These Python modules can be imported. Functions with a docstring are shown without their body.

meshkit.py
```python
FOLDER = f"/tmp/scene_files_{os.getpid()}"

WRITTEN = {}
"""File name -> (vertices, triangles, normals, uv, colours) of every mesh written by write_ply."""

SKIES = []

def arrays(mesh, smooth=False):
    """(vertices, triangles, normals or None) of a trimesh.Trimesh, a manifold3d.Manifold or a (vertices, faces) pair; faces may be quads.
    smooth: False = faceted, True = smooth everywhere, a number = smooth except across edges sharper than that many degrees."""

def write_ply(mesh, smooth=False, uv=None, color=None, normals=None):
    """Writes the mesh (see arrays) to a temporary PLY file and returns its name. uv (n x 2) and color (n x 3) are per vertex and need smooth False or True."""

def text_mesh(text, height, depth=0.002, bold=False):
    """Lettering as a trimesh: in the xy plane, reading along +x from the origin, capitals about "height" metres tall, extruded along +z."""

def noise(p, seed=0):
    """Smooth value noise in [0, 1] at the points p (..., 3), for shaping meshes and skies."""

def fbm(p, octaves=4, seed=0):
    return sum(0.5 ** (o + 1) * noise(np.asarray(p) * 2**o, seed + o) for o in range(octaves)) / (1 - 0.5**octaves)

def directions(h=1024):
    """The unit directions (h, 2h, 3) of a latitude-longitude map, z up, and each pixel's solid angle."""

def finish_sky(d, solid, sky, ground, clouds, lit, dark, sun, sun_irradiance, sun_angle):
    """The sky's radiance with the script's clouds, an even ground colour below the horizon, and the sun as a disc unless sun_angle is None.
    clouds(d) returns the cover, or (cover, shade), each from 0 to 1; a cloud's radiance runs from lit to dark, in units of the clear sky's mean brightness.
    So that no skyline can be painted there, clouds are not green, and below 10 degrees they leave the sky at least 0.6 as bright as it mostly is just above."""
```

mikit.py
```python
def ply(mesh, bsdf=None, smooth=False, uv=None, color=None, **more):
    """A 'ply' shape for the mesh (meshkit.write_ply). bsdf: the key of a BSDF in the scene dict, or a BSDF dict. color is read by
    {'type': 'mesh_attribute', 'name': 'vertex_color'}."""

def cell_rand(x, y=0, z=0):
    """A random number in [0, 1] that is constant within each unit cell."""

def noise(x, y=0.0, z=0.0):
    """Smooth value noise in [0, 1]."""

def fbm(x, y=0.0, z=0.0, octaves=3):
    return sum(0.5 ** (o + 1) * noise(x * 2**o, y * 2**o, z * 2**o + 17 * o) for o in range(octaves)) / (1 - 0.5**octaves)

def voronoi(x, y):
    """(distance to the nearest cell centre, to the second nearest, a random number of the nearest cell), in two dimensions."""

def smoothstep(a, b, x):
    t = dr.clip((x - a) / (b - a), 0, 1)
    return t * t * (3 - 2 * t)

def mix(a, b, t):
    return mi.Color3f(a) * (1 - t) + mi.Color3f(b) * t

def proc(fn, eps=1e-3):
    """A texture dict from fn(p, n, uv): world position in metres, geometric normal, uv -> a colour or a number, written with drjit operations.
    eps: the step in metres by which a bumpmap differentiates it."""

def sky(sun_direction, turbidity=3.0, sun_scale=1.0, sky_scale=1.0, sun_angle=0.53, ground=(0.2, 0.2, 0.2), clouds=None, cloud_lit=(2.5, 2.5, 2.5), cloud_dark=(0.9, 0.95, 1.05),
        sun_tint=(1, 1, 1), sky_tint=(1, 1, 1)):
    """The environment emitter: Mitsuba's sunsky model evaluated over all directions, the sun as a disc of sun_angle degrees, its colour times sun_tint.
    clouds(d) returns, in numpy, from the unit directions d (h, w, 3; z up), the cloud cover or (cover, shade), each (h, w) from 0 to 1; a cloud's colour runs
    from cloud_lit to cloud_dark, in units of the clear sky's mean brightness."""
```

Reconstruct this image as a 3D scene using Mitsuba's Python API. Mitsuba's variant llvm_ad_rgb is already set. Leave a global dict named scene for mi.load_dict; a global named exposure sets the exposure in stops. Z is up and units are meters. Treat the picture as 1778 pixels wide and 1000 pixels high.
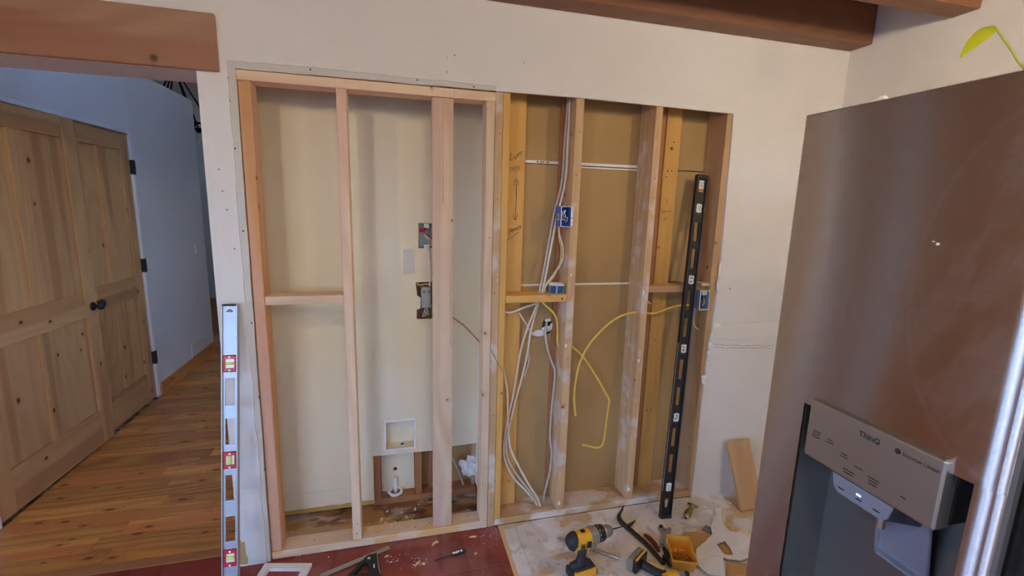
import math, random
import numpy as np, trimesh, manifold3d
import drjit as dr, mitsuba as mi, mikit, meshkit
from shapely.geometry import Polygon, box as _box, LineString, Point
from shapely.ops import unary_union
from shapely import affinity
T = mi.ScalarTransform4f
def sbox(x0, x1, z0, z1): return _box(x0, z0, x1, z1)
random.seed(7); RNG = np.random.default_rng(7)
scene, labels = {}, {}

# ---------------------------------------------------------------- camera, sky, lamps, exposure
EYE = np.array([0.0, -2.0123, 1.5937]); YAW, PITCH, ROLL, FOCAL = 0.25604, 0.17697, 0.02731, 795.54
_f = np.array([math.sin(YAW) * math.cos(PITCH), math.cos(YAW) * math.cos(PITCH), -math.sin(PITCH)])
_r = np.array([math.cos(YAW), -math.sin(YAW), 0]); _u = np.cross(_r, _f)
_u = -_r * math.sin(ROLL) + _u * math.cos(ROLL)
scene['camera'] = {'type': 'perspective', 'fov': 2 * math.degrees(math.atan(889 / FOCAL)), 'fov_axis': 'x', 'near_clip': 0.02, 'far_clip': 100,
                   'to_world': T().look_at(origin=EYE.tolist(), target=(EYE + _f).tolist(), up=_u.tolist())}
exposure = 0.45
scene['sky'] = mikit.sky([0.25, 0.6, 0.75], turbidity=3.5, sun_scale=0.0, sky_scale=34.0, ground=(0.25, 0.25, 0.24), sky_tint=(0.88, 0.97, 1.16))
LAMP_POWER = 310.0
LAMPS = [(1.68, -1.40, 2.30), (1.55, -3.20, 2.30), (-0.80, -1.85, 2.30), (0.15, -2.75, 2.30)]
LAMP_TINT = (1.0, 0.85, 0.64)

# ---------------------------------------------------------------- helpers
def srgb(h):
    if isinstance(h, str):
        h = [int(h[i:i + 2], 16) / 255 for i in (0, 2, 4)]
    return [c / 12.92 if c <= .04045 else ((c + .055) / 1.055) ** 2.4 for c in h]
def num(name):
    if name not in scene and name not in labels and not any(k.startswith(name + '__') for k in scene): return name
    i = 1
    while True:
        k = f'{name}_{i:03d}'
        if k not in scene and k not in labels and not any(q.startswith(k + '__') for q in scene): return k
        i += 1
def add(name, mesh, mat, smooth=False, uv=None, parent=None, label=None, cat=None, group=None, kind=None, **more):
    key = num((parent + '__' if parent else '') + name)
    scene[key] = mikit.ply(mesh, mat, smooth=smooth, uv=uv, **more)
    tag(key, label, cat, group, kind)
    return key
def tag(key, label=None, cat=None, group=None, kind=None):
    d = {k: v for k, v in (('label', label), ('category', cat), ('group', group), ('kind', kind)) if v}
    if d: labels[key] = {**labels.get(key, {}), **d}
def thing(name, label, cat, group=None, kind=None):
    key = num(name); tag(key, label, cat, group, kind)
    if key not in labels: labels[key] = {}
    return key
def cat(*ms): return trimesh.util.concatenate([m for m in ms if m is not None])
def hullpts(p):
    return man(manifold3d.Manifold.hull_points(np.asarray(p, float)))
def man(m):
    q = m.to_mesh(); return trimesh.Trimesh(np.array(q.vert_properties[:, :3]), np.array(q.tri_verts), process=False)
def bx(x0, x1, y0, y1, z0, z1, c=0.0):
    """box with chamfer c"""
    lo, hi = np.array([x0, y0, z0], float), np.array([x1, y1, z1], float)
    if c <= 0:
        return trimesh.creation.box(bounds=[lo, hi])
    pts = []
    for sx in (0, 1):
        for sy in (0, 1):
            for sz in (0, 1):
                s = np.array([sx, sy, sz]); q = np.where(s == 0, lo, hi); d = np.where(s == 0, 1, -1)
                for a in range(3):
                    e = d * c; e[a] = 0; pts.append(q + e)
    return hullpts(pts)
def rbox(x0, x1, y0, y1, z0, z1, r, seg=12):
    """box with rounded edges"""
    r = min(r, (x1 - x0) / 2.001, (y1 - y0) / 2.001, (z1 - z0) / 2.001)
    s = manifold3d.Manifold.sphere(r, seg)
    return man(manifold3d.Manifold.batch_hull([s.translate([x, y, z]) for x in (x0 + r, x1 - r) for y in (y0 + r, y1 - r) for z in (z0 + r, z1 - r)]))
def tm(m):
    m = m.copy(); m.merge_vertices(); return manifold3d.Manifold(manifold3d.Mesh(np.asarray(m.vertices, np.float32), np.asarray(m.faces, np.uint32)))
def sub(a, *bs):
    a = tm(a)
    for b in bs: a = a - tm(b)
    return man(a)
def cyl(p0, p1, r, r1=None, n=20):
    r1 = r if r1 is None else r1
    p0, p1 = np.asarray(p0, float), np.asarray(p1, float); h = np.linalg.norm(p1 - p0)
    m = man(manifold3d.Manifold.cylinder(h, r, r1, n))
    m.apply_transform(frame(p0, (p1 - p0) / h)); return m
def frame(o, z, xhint=None):
    z = np.asarray(z, float); z = z / np.linalg.norm(z)
    h = np.asarray(xhint if xhint is not None else ([0, 0, 1] if abs(z[2]) < .9 else [1, 0, 0]), float)
    x = h - z * (h @ z); x /= np.linalg.norm(x); y = np.cross(z, x)
    M = np.eye(4); M[:3, 0], M[:3, 1], M[:3, 2], M[:3, 3] = x, y, z, o; return M
def axes(o, x, y):
    """frame from origin and two (orthogonalised) axes x,y"""
    x = np.asarray(x, float); x = x / np.linalg.norm(x); y = np.asarray(y, float); y = y - x * (x @ y); y /= np.linalg.norm(y)
    M = np.eye(4); M[:3, 0], M[:3, 1], M[:3, 2], M[:3, 3] = x, y, np.cross(x, y), o; return M
def mv(m, M):
    m = m.copy(); m.apply_transform(M); return m
def spline(pts, n=10):
    p = np.asarray(pts, float); p = np.vstack([2 * p[0] - p[1], p, 2 * p[-1] - p[-2]]); out = []
    for i in range(1, len(p) - 2):
        for t in np.arange(n) / n:
            a, b, c, d = p[i - 1:i + 3]
            out.append(.5 * (2 * b + (c - a) * t + (2 * a - 5 * b + 4 * c - d) * t * t + (3 * b - a - 3 * c + d) * t ** 3))
    return np.array(out + [p[-2]])
def tube(pts, r, n=8, r2=None, sp=8, hint=(0, 1, 0)):
    """a tube along a spline; r2 = half thickness along hint (a flat oval cable)"""
    p = spline(pts, sp) if sp else np.asarray(pts, float)
    r2 = r if r2 is None else r2
    t = np.gradient(p, axis=0); t /= np.linalg.norm(t, axis=1, keepdims=True)
    h = np.asarray(hint, float); V, a = [], np.arange(n) / n * 2 * np.pi
    rr = np.broadcast_to(np.asarray(r, float), (len(p),)) if np.ndim(r) == 0 else np.interp(np.linspace(0, 1, len(p)), np.linspace(0, 1, len(r)), r)
    for q, d, k in zip(p, t, rr):
        e = h - d * (h @ d)
        if np.linalg.norm(e) < .05: e = np.cross(d, [1, 0, 0.3])
        e /= np.linalg.norm(e); s = np.cross(d, e); h = e
        k2 = r2 if np.ndim(r) == 0 else k
        V.append(q + np.outer(np.cos(a) * k, s) + np.outer(np.sin(a) * k2, e))
    m = len(p); V = np.vstack(V + [p[:1], p[-1:]]); F = []
    for i in range(m - 1):
        for j in range(n):
            A, B = i * n + j, i * n + (j + 1) % n
            F += [[A, B, B + n], [A, B + n, A + n]]
    for j in range(n):
        F += [[m * n, (j + 1) % n, j], [m * n + 1, (m - 1) * n + j, (m - 1) * n + (j + 1) % n]]
    return trimesh.Trimesh(V, np.array(F), process=False)
def lathe(prof, o=(0, 0, 0), axis=(0, 0, 1), n=32):
    m = trimesh.creation.revolve(np.asarray(prof, float), sections=n)
    m.apply_transform(frame(np.asarray(o, float), axis)); return m
def prism(poly, h):
    """polygon (shapely or points) extruded along +z"""
    poly = poly if hasattr(poly, 'geom_type') else Polygon(poly)
    gs = getattr(poly, 'geoms', [poly])
    return cat(*[trimesh.creation.extrude_polygon(g, h, engine='earcut') for g in gs if g.area > 1e-9])
def XZ(y):     # a prism drawn in (x, z), extruded from y towards +y
    M = np.eye(4); M[:3, :3] = [[1, 0, 0], [0, 0, 1], [0, 1, 0]]; M[1, 3] = y; return M
def xz_prism(poly, y0, y1):
    m = prism(poly, y1 - y0); m.apply_transform(XZ(y0)); m.invert(); return m
SEED = [0]
def wood_uv(mesh, axis=2, seed=None):
    """faceted mesh and uv in metres, u along the grain; whole tens in v tell boards apart"""
    if seed is None: SEED[0] += 1; seed = SEED[0]
    v, f = np.asarray(mesh.vertices), np.asarray(mesh.faces)
    V = v[f.ravel()]; F = np.arange(len(V)).reshape(-1, 3)
    n = np.cross(V[1::3] - V[0::3], V[2::3] - V[0::3]); k = np.abs(n).argmax(1); k = np.repeat(k, 3)
    o = [i for i in range(3) if i != axis]
    u = V[:, axis].copy(); w = np.where(k == o[0], V[:, o[1]] + .37, V[:, o[0]])
    e = k == axis; u[e] = V[e, o[0]] * .35 + .3; w[e] = V[e, o[1]]
    r = np.random.default_rng(seed)
    return trimesh.Trimesh(V, F, process=False), np.stack([u + r.uniform(0, 50), w - v[:, o].min() + 1.0 + 10 * (seed % 97)], 1)
def board(name, mesh, mat, axis=2, M=None, **kw):
    m, uv = wood_uv(mesh, axis)
    if M is not None: m = mv(m, M)
    return add(name, m, mat, uv=uv, **kw)
def ragged(p, q, step, amp, seed, normal=None):
    """points from p to q wandering by amp"""
    p, q = np.asarray(p, float), np.asarray(q, float); L = np.linalg.norm(q - p); n = max(2, int(L / step))
    t = np.linspace(0, 1, n + 1); d = (q - p) / L; nn = np.array([-d[1], d[0]])
    w = (meshkit.fbm(np.stack([t * L / step * .45, t * 0 + seed * 3.7, t * 0], 1), 3, seed) - .5) * 2 * amp
    w[0] = w[-1] = 0
    return [tuple(p + d * L * a + nn * b) for a, b in zip(t, w)]

# ---------------------------------------------------------------- materials
def C3(h): return mi.Color3f(srgb(h))
def mat(key, b): scene[key] = {'type': 'twosided', 'bsdf': b} if b['type'] not in ('dielectric', 'thindielectric', 'twosided') else b; return key
def rgb(h): return {'type': 'rgb', 'value': list(srgb(h))}
def plain(key, h, rough=.6, metal=0.0, spec=.5, **kw):
    return mat(key, {'type': 'principled', 'base_color': rgb(h), 'roughness': rough, 'metallic': metal, 'specular': spec, **kw})
def tex(key, fn, rough=.6, spec=.5, metal=0.0, **kw):
    return mat(key, {'type': 'principled', 'base_color': mikit.proc(fn), 'roughness': rough, 'specular': spec, 'metallic': metal, **kw})
noise, fbm, voronoi, sst, mix, crand = mikit.noise, mikit.fbm, mikit.voronoi, mikit.smoothstep, mikit.mix, mikit.cell_rand

def wood(light, dark, knot, tone=.25, rings=55., knots=.35, kscale=(5., 11.), contrast=.7, ksize=.10, alt=None):
    a, b, kc = srgb(light), srgb(dark), srgb(knot); al = srgb(alt) if alt else None
    def fn(p, n, uv):
        u, v = uv.x, uv.y
        bid = dr.floor(v * .1)
        w = v - bid * 10
        d1, d2, rnd = voronoi(u * kscale[0] + bid * 7.3, w * kscale[1] + bid * 3.1)
        hit = dr.select(rnd < knots, 1.0, 0.0)
        size = ksize * (.55 + rnd / max(knots, .01) * .6)
        k = (1 - sst(size * .7, size, d1)) * hit
        halo = (1 - sst(size, size * 3.2, d1)) * hit
        bend = fbm(u * .9 + bid * 3.3, w * 5, bid, octaves=2) * 1.1 + halo * .25
        s = w * rings + bend * 6.0 + bid * 1.7
        g = dr.abs(s - dr.floor(s) - .5) * 2
        g = sst(.1, .95, g)
        fine = noise(u * 14, w * 420, bid)
        patch = fbm(u * 1.3 + bid, w * 9, bid * 2.0, octaves=2)
        t = dr.clip(contrast * (.62 * g + .38 * fine) * (.45 + patch), 0, 1)
        c = mix(a, b, t)
        if al is not None: c = mix(c, al, sst(.52, .68, fbm(u * .8 + 5.1, w * 14 + bid, bid, octaves=2)) * .75)
        c = c * (1 - tone * .5 + tone * crand(bid, 3, 5))
        c = mix(c, b, halo * .35)
        core = 1 - sst(size * .2, size * .8, d1)
        kk = mix(kc, b, .42 * (1 - core))
        return mix(c, kk, k * .92)
    return fn
K = dict(kscale=(6., 6.), ksize=.052)
tex('wood_new', wood('d8bb9b', 'c2a07c', '7d4a2a', rings=17, knots=.34, contrast=.7, alt='cfa592', **K), .7, .3)
tex('wood_old', wood('cf9f58', 'ba8844', '5a3319', rings=15, knots=.25, tone=.2, contrast=.5, **K), .7, .3)
tex('wood_mid', wood('c6a072', 'b08a5e', '5a3a22', rings=15, knots=.25, tone=.2, contrast=.55, alt='bd9068', **K), .7, .3)
tex('wood_stained', wood('c8935f', 'b37d4d', '6a3a20', rings=14, knots=.3, tone=.1, contrast=.6, alt='cf9f88', **K), .7, .3)
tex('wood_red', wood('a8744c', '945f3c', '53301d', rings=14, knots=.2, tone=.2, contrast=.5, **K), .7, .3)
def dusted(w, col, lo, hi, amt):
    def fn(p, n, uv):
        m = fbm(p.x * 9 + 1.7, p.y * 13, p.z * 9, octaves=5)
        return mix(w(p, n, uv), srgb(col), sst(lo, hi, m) * amt)
    return fn
tex('wood_dusty', dusted(wood('c6a072', 'b08a5e', '5a3a22', rings=15, knots=.25, tone=.2, contrast=.55, **K), 'd8cfc6', .38, .62, .85), .8, .2)
tex('wood_worn', dusted(wood('c3a076', 'a98660', '5a3a22', rings=15, knots=.25, tone=.2, contrast=.55, alt='bd9068', **K), 'cdc3b8', .52, .68, .6), .75, .25)
tex('wood_resin', dusted(wood('d8bb9b', 'c2a07c', '7d4a2a', rings=17, knots=.34, contrast=.7, alt='cfa592', **K), 'd6a55c', .54, .62, .75), .7, .3)
tex('wood_beam', wood('7f573d', '6b4731', '24120d', rings=7, knots=.42, kscale=(3., 3.), ksize=.062, tone=.12, contrast=.5, alt='83543a'), .55, .4)
tex('wood_lintel', wood('9f7a5c', '8a6449', '4a2c20', rings=6, knots=.45, kscale=(2.6, 2.6), ksize=.055, tone=.1, contrast=.5, alt='8f5f44'), .55, .4)
tex('wood_door', wood('c69560', 'ae7b4a', '2a140c', rings=8, knots=.45, kscale=(3.5, 5.), ksize=.062, tone=.22, contrast=.5, alt='ab7446'), .55, .4)
tex('wood_plank', wood('d8984f', 'ac6733', '5c341d', rings=13, knots=.5, kscale=(5., 13.), ksize=.12, tone=.45, contrast=.75, alt='bf7440'), .34, .5)

def dusty(base, dust, amount, sc=3.0, hi=.62, speck=.0):
    a, b = srgb(base), srgb(dust)
    def fn(p, n, uv):
        m = fbm(p.x * sc, p.y * sc, p.z * sc, octaves=5) * .75 + noise(p.x * 90, p.y * 90, p.z * 90) * .25
        t = sst(hi - .2, hi + .12, m) * amount
        return mix(a, b, t)
    return fn
def redfloor(p, n, uv):
    a = mix(srgb('7a3026'), srgb('8c392b'), fbm(p.x * 3, p.y * 9, octaves=3))
    a = mix(a, srgb('96645c'), sst(.50, .72, fbm(p.x * 5 + 3, p.y * 7, octaves=4)) * .55)
    return mix(a, srgb('5e261e'), sst(.6, .7, fbm(p.x * 14, p.y * 2.5, octaves=3)) * .4)
tex('red_paint', redfloor, .42, .5)
def under(p, n, uv):
    m = fbm(p.x * 4.2 + 1.3, p.y * 7.5 + 4, octaves=4)
    c = mix(srgb('d9cfc3'), srgb('c6bbaf'), fbm(p.x * 16, p.y * 16, octaves=4))
    c = mix(c, srgb('c39c62'), sst(.54, .64, m) * .75)
    c = mix(c, srgb('e4dfd8'), sst(.48, .66, fbm(p.x * 11, p.y * 11 + 8, octaves=4)) * .7)
    return mix(c, srgb('9c9185'), sst(.66, .74, fbm(p.x * 26 + 9, p.y * 26, octaves=3)) * .4)
tex('underlayment', under, .8, .2)
def subfloor(p, n, uv):
    c = mix(srgb('9a744e'), srgb('6a4830'), fbm(p.x * 5, p.y * 16, octaves=5))
    c = mix(c, srgb('c3ad97'), sst(.46, .66, fbm(p.x * 8 + 2, p.y * 15, octaves=6)) * .8)
    c = mix(c, srgb('4f3626'), sst(.60, .70, fbm(p.x * 10 + 7, p.y * 24 + 3, octaves=4)) * .7)
    return mix(c, srgb('b98d4e'), sst(.60, .68, fbm(p.x * 6 + 11, p.y * 9, octaves=3)) * .6)
tex('subfloor', subfloor, .85, .2)
def paint(a, b, sc=1.4):
    x, y = srgb(a), srgb(b)
    def fn(p, n, uv): return mix(x, y, sst(.35, .7, fbm(p.x * sc, p.y * sc + p.z * .31, p.z * sc, octaves=3)))
    return fn
scene['wall_paint'] = {'type': 'twosided', 'bsdf': {'type': 'principled', 'base_color': mikit.proc(paint('d6d0c6', 'dbd6ce')), 'roughness': .75, 'specular': .3}}
tex('rear_paint', paint('dac79f', 'dccfb2', 1.1), .75, .3)
plain('trim_white', 'dcdcd8', .5)
plain('ceiling_paint', 'e0ddd6', .8)
plain('bare_board', 'c6c0b5', .9, spec=.2)
plain('glue', 'b48f4c', .8)
plain('gypsum', 'e8e6e2', .95, spec=.1)
tex('kraft', paint('b09061', 'a78758', 2.5), .85, .2)
plain('vinyl_gray', '77726e', .7)
plain('black_plastic', '17171a', .35)
plain('black_matte', '1d1c1c', .6)
plain('ink', '2c211a', .7)
plain('iron', '1b1714', .5, metal=.6)
plain('white_plastic', 'e4e2dc', .45)
plain('cable_white', 'c9bfae', .5)
plain('cable_gray', 'b4aaa0', .5)
plain('cable_yellow', 'd6b250', .45)
plain('cable_black', '1c1a18', .5)
plain('wire_red', 'b3202a', .45)
plain('wire_copper', 'b46a3c', .35, metal=1.0)
plain('box_blue', '3f63b8', .45)
plain('box_gray_blue', '7d97b3', .5)
plain('box_metal', '8b8880', .4, metal=.7)
plain('aluminum', 'a9abaf', .38, metal=.7)
plain('steel', 'a8a298', .4, metal=.6)
plain('dark_steel', '4b4640', .42, metal=.9)
plain('chrome', 'c8c8c6', .16, metal=1.0)
plain('vial_red', 'b2242f', .3)
plain('vial_clear', 'd9dcc0', .2)
plain('vial_fluid', 'cfd86a', .15)
plain('tool_yellow', 'dfa227', .4)
plain('bin_yellow', 'd9992f', .4)
plain('tool_gray', '7b7668', .45)
plain('rubber', '222226', .65)
plain('dark_red', '6a1f1a', .45)
plain('brass', '9c8748', .3, metal=1.0)
plain('screw_gold', 'b98a44', .35, metal=.8)
plain('cardboard', 'b98f5a', .85, spec=.1)
plain('paper_white', 'dcd6cb', .85, spec=.1)
plain('wood_chip', 'd8b27a', .8, spec=.2)
plain('leaf_stem', 'b7bf49', .5)
scene['leaf'] = {'type': 'principledthin', 'base_color': rgb('b5b72e'), 'roughness': .5, 'diff_trans': .8}
scene['glass'] = {'type': 'thindielectric'}
# ================================================================ the shell
S = 'structure'
RX = 2.262                                   # face of the right wall
add('ceiling', bx(-3.4, RX + .2, -4.9, .0, 2.72, 2.8), 'ceiling_paint', kind=S)
add('ceiling', bx(-3.6, 2.4, .0, 3.6, 3.1, 3.2), 'ceiling_paint', kind=S)
add('ceiling', bx(-3.6, 2.4, 3.6, 6.6, 3.1, 3.2), 'wall_paint', kind=S)
# --- back wall: thin drywall face with the openings cut out
def edge_left():  return ragged((-.572, .0), (-.578, 2.09), .03, .007, 3)
outer = Polygon([(-.678, 0), (RX, 0), (RX, 2.72), (-3.3, 2.72), (-3.3, 2.045), (-.678, 2.045)])
cut = edge_left() + ragged((-.578, 2.092), (.43, 2.088), .04, .004, 5)[1:] + [(.432, 2.068), (.47, 2.069), (.83, 2.072), (1.193, 2.068)] + [(1.612, 2.063)]
cut += ragged((1.612, 2.063), (1.632, 1.25), .05, .003, 8)[1:] + ragged((1.632, 1.25), (1.604, .62), .018, .008, 9)[1:] + ragged((1.604, .62), (1.606, -.01), .04, .003, 10)[1:]
face = outer.difference(Polygon(cut).buffer(0))
add('wall_back', xz_prism(face, -.013, 0.0), 'wall_paint', kind=S)
strip = Polygon(ragged((-.60, .0), (-.60, 2.115), .3, 0, 1) + [(.44, 2.115), (.44, 2.070)] + ragged((.44, 2.070), (-.552, 2.066), .05, .003, 12)[1:] + ragged((-.552, 2.066), (-.556, .0), .06, .003, 14)[1:]).buffer(0)
add('bare_strip', xz_prism(strip, -.009, -.0005), 'bare_board', parent='wall_back', label='bare gray drywall strip with torn paint edge')
# core of the wall: over the opening, the jamb, beside the cavity
add('wall_jamb', bx(-.678, -.557, 0.0, .285, 0, 2.045), 'wall_paint', kind=S)
add('wall_core', bx(-3.3, -.557, 0, .20, 2.045, 2.72), 'wall_paint', kind=S)
add('wall_core', bx(-.557, RX, .0, .30, 2.462, 2.72), 'wall_paint', kind=S)
add('wall_core', bx(1.64, RX, 0, .30, 0, 2.46), 'wall_paint', kind=S)
# --- white painted drywall behind the left bays, with its cut-outs
YB = .272
rear = sbox(-.60, .46, .0, 2.46)
hole_low = Polygon([(-.121, .026), (-.121, .298), (.178, .296), (.252, .296), (.285, .303), (.292, .310), (.43, .313), (.48, .313), (.48, -.05), (-.7, -.05), (-.7, .028)] )
niche = sbox(-.055, .088, .330, .482)
sw_hole = sbox(.120, .196, 1.378, 1.500)
sw_hole2 = Polygon([(.104, 1.208), (.19, 1.212), (.19, 1.02), (.108, 1.02), (.108, 1.07), (.126, 1.075), (.128, 1.13), (.112, 1.14)])
rear = rear.difference(unary_union([hole_low.buffer(0), niche, sw_hole, sw_hole2.buffer(0)]))
WR = add('wall_rear', xz_prism(rear, YB, YB + .013), 'rear_paint', kind=S)
add('side_return', bx(.424, .437, .092, YB + .10, .06, 2.46), 'wall_paint', parent=WR)
add('patch', bx(.046, .098, YB - .0015, YB, 1.253, 1.372), 'bare_board', parent=WR, label='gray skim patch beside the lower cut-out')
add('glue_stain', xz_prism(Polygon([(-.56, .027)] + ragged((-.56, .046), (-.125, .052), .02, .007, 41) + [(-.125, .027)]), YB - .0025, YB + .0005), 'glue', parent=WR, label='yellow stained glue along the bottom edge of the white wall')
add('base_line', tube([(-.56, YB - .0002, .137), (-.35, YB - .0003, .135), (-.123, YB - .0002, .138)], .0009, 5, .0005), 'bare_board', parent=WR)
# niche box: the drywall is recessed, with a little drain hole
nb = sub(bx(-.063, .096, YB + .002, YB + .072, .322, .490), bx(-.055, .088, YB - .01, YB + .066, .330, .482))
nk = add('niche_box', nb, 'rear_paint', parent=WR, label='white recessed outlet box set in the wall')
add('bezel', sub(bx(-.064, .097, YB - .004, YB + .001, .321, .491, .0015), bx(-.054, .087, YB - .01, YB + .01, .331, .481)), 'trim_white', parent=WR)
add('drain', lathe([(0, 0), (.013, 0), (.015, .002), (.012, .004), (.009, .001), (0, .001)], (.027, YB + .036, .3305)), 'trim_white', parent=nk)
add('drain_hole', cyl((.027, YB + .036, .3305), (.027, YB + .036, .3335), .009), 'black_matte', parent=nk)
# inside of the wall behind the cut-outs
add('wall_inner', bx(-.62, .66, .375, .39, 0, 2.46), 'kraft', kind=S)
# --- brown paper-faced drywall behind the right bays: three sheets with white tape at their joints
YK = .1405
for i, (z0, z1) in enumerate(((.03, 1.2065), (1.2125, 1.7935), (1.7995, 2.46))):
    add('wall_sheet' if i == 0 else f'wall_sheet_{i:03d}', bx(.60 if i else .50, 1.64, YK, YK + .013, z0, z1, .0008), 'kraft', kind=S)
for z0, z1, x0, x1, dz in ((1.797, 1.810, .60, .85, -.0), (1.786, 1.793, .84, 1.2, 0), (1.798, 1.811, .84, 1.2, -.004), (1.2045, 1.2145, .60, .85, 0), (1.2045, 1.2145, .84, 1.2, 0)):
    add('joint_tape', bx(x0, x1, YK - .0016, YK + .0004, z0, z1), 'gypsum', parent='wall_sheet', label='white tape along the sheet joint')
add('print_mark', cat(*[bx(.668 + i * .009, .668 + i * .009 + random.choice((.003, .005, .006)), YK - .0022, YK - .0014, 1.8, 1.808) for i in range(7)]), 'cable_black', parent='wall_sheet', label='small printed code on the white joint tape')
add('torn_patch', xz_prism(Polygon([(-.677, .012), (-.677, .13), (-.668, .132), (-.664, .118), (-.652, .122), (-.650, .06), (-.644, .03), (-.648, .008)]), -.0142, -.0128), 'kraft', parent='wall_back', label='torn patch of brown paper at the foot of the wall')
add('wall_leak_backing', bx(.445, 1.64, .157, .165, 0, 2.46), 'kraft', kind=S)  # unseen sheet added to keep sky light from showing through the joints
# right wall, other walls, hall
add('wall_right', bx(RX, RX + .14, -4.9, .0, 0, 2.72), 'wall_paint', kind=S)
WY = -4.7
south = sbox(-3.3, RX, 0, 2.72)
wins = [(-2.75, -.95, .25, 2.2), (-.2, 1.2, .95, 2.15)]
for w in wins: south = south.difference(sbox(w[0], w[1], w[2], w[3]))
add('wall_front', xz_prism(south, WY - .14, WY), 'wall_paint', kind=S)
for i, (a, b, c, d) in enumerate(wins):
    fr = sub(bx(a, b, WY - .10, WY - .04, c, d), bx(a + .05, (a + b) / 2 - .025, WY - .2, WY, c + .05, d - .05), bx((a + b) / 2 + .025, b - .05, WY - .2, WY, c + .05, d - .05))
    add(f'window_{i + 1}', fr, 'trim_white', kind=S)
    v = np.array([[a, WY - .07, c], [b, WY - .07, c], [b, WY - .07, d], [a, WY - .07, d]])
    add('pane', (v, np.array([[0, 1, 2], [0, 2, 3]])), 'glass', parent=f'window_{i + 1}')
wl = Polygon([(-4.9, 0), (.0, 0), (.0, 2.72), (-4.9, 2.72)]).difference(sbox(-3.2, -.85, .15, 2.2))
def yz_prism(poly, x0, x1):
    m = prism(poly, x1 - x0); M = np.eye(4); M[:3, :3] = [[0, 0, 1], [1, 0, 0], [0, 1, 0]]; M[0, 3] = x0; m.apply_transform(M); return m
add('wall_left', yz_prism(wl, -3.44, -3.3), 'wall_paint', kind=S)
a, b, c, d = -3.2, -.85, .15, 2.2
add('window_3', sub(bx(-3.40, -3.34, a, b, c, d), bx(-3.5, -3.3, a + .05, (a + b) / 2 - .025, c + .05, d - .05), bx(-3.5, -3.3, (a + b) / 2 + .025, b - .05, c + .05, d - .05)), 'trim_white', kind=S)
v = np.array([[-3.37, a, c], [-3.37, b, c], [-3.37, b, d], [-3.37, a, d]])
add('pane', (v, np.array([[0, 1, 2], [0, 2, 3]])), 'glass', parent='window_3')
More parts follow.
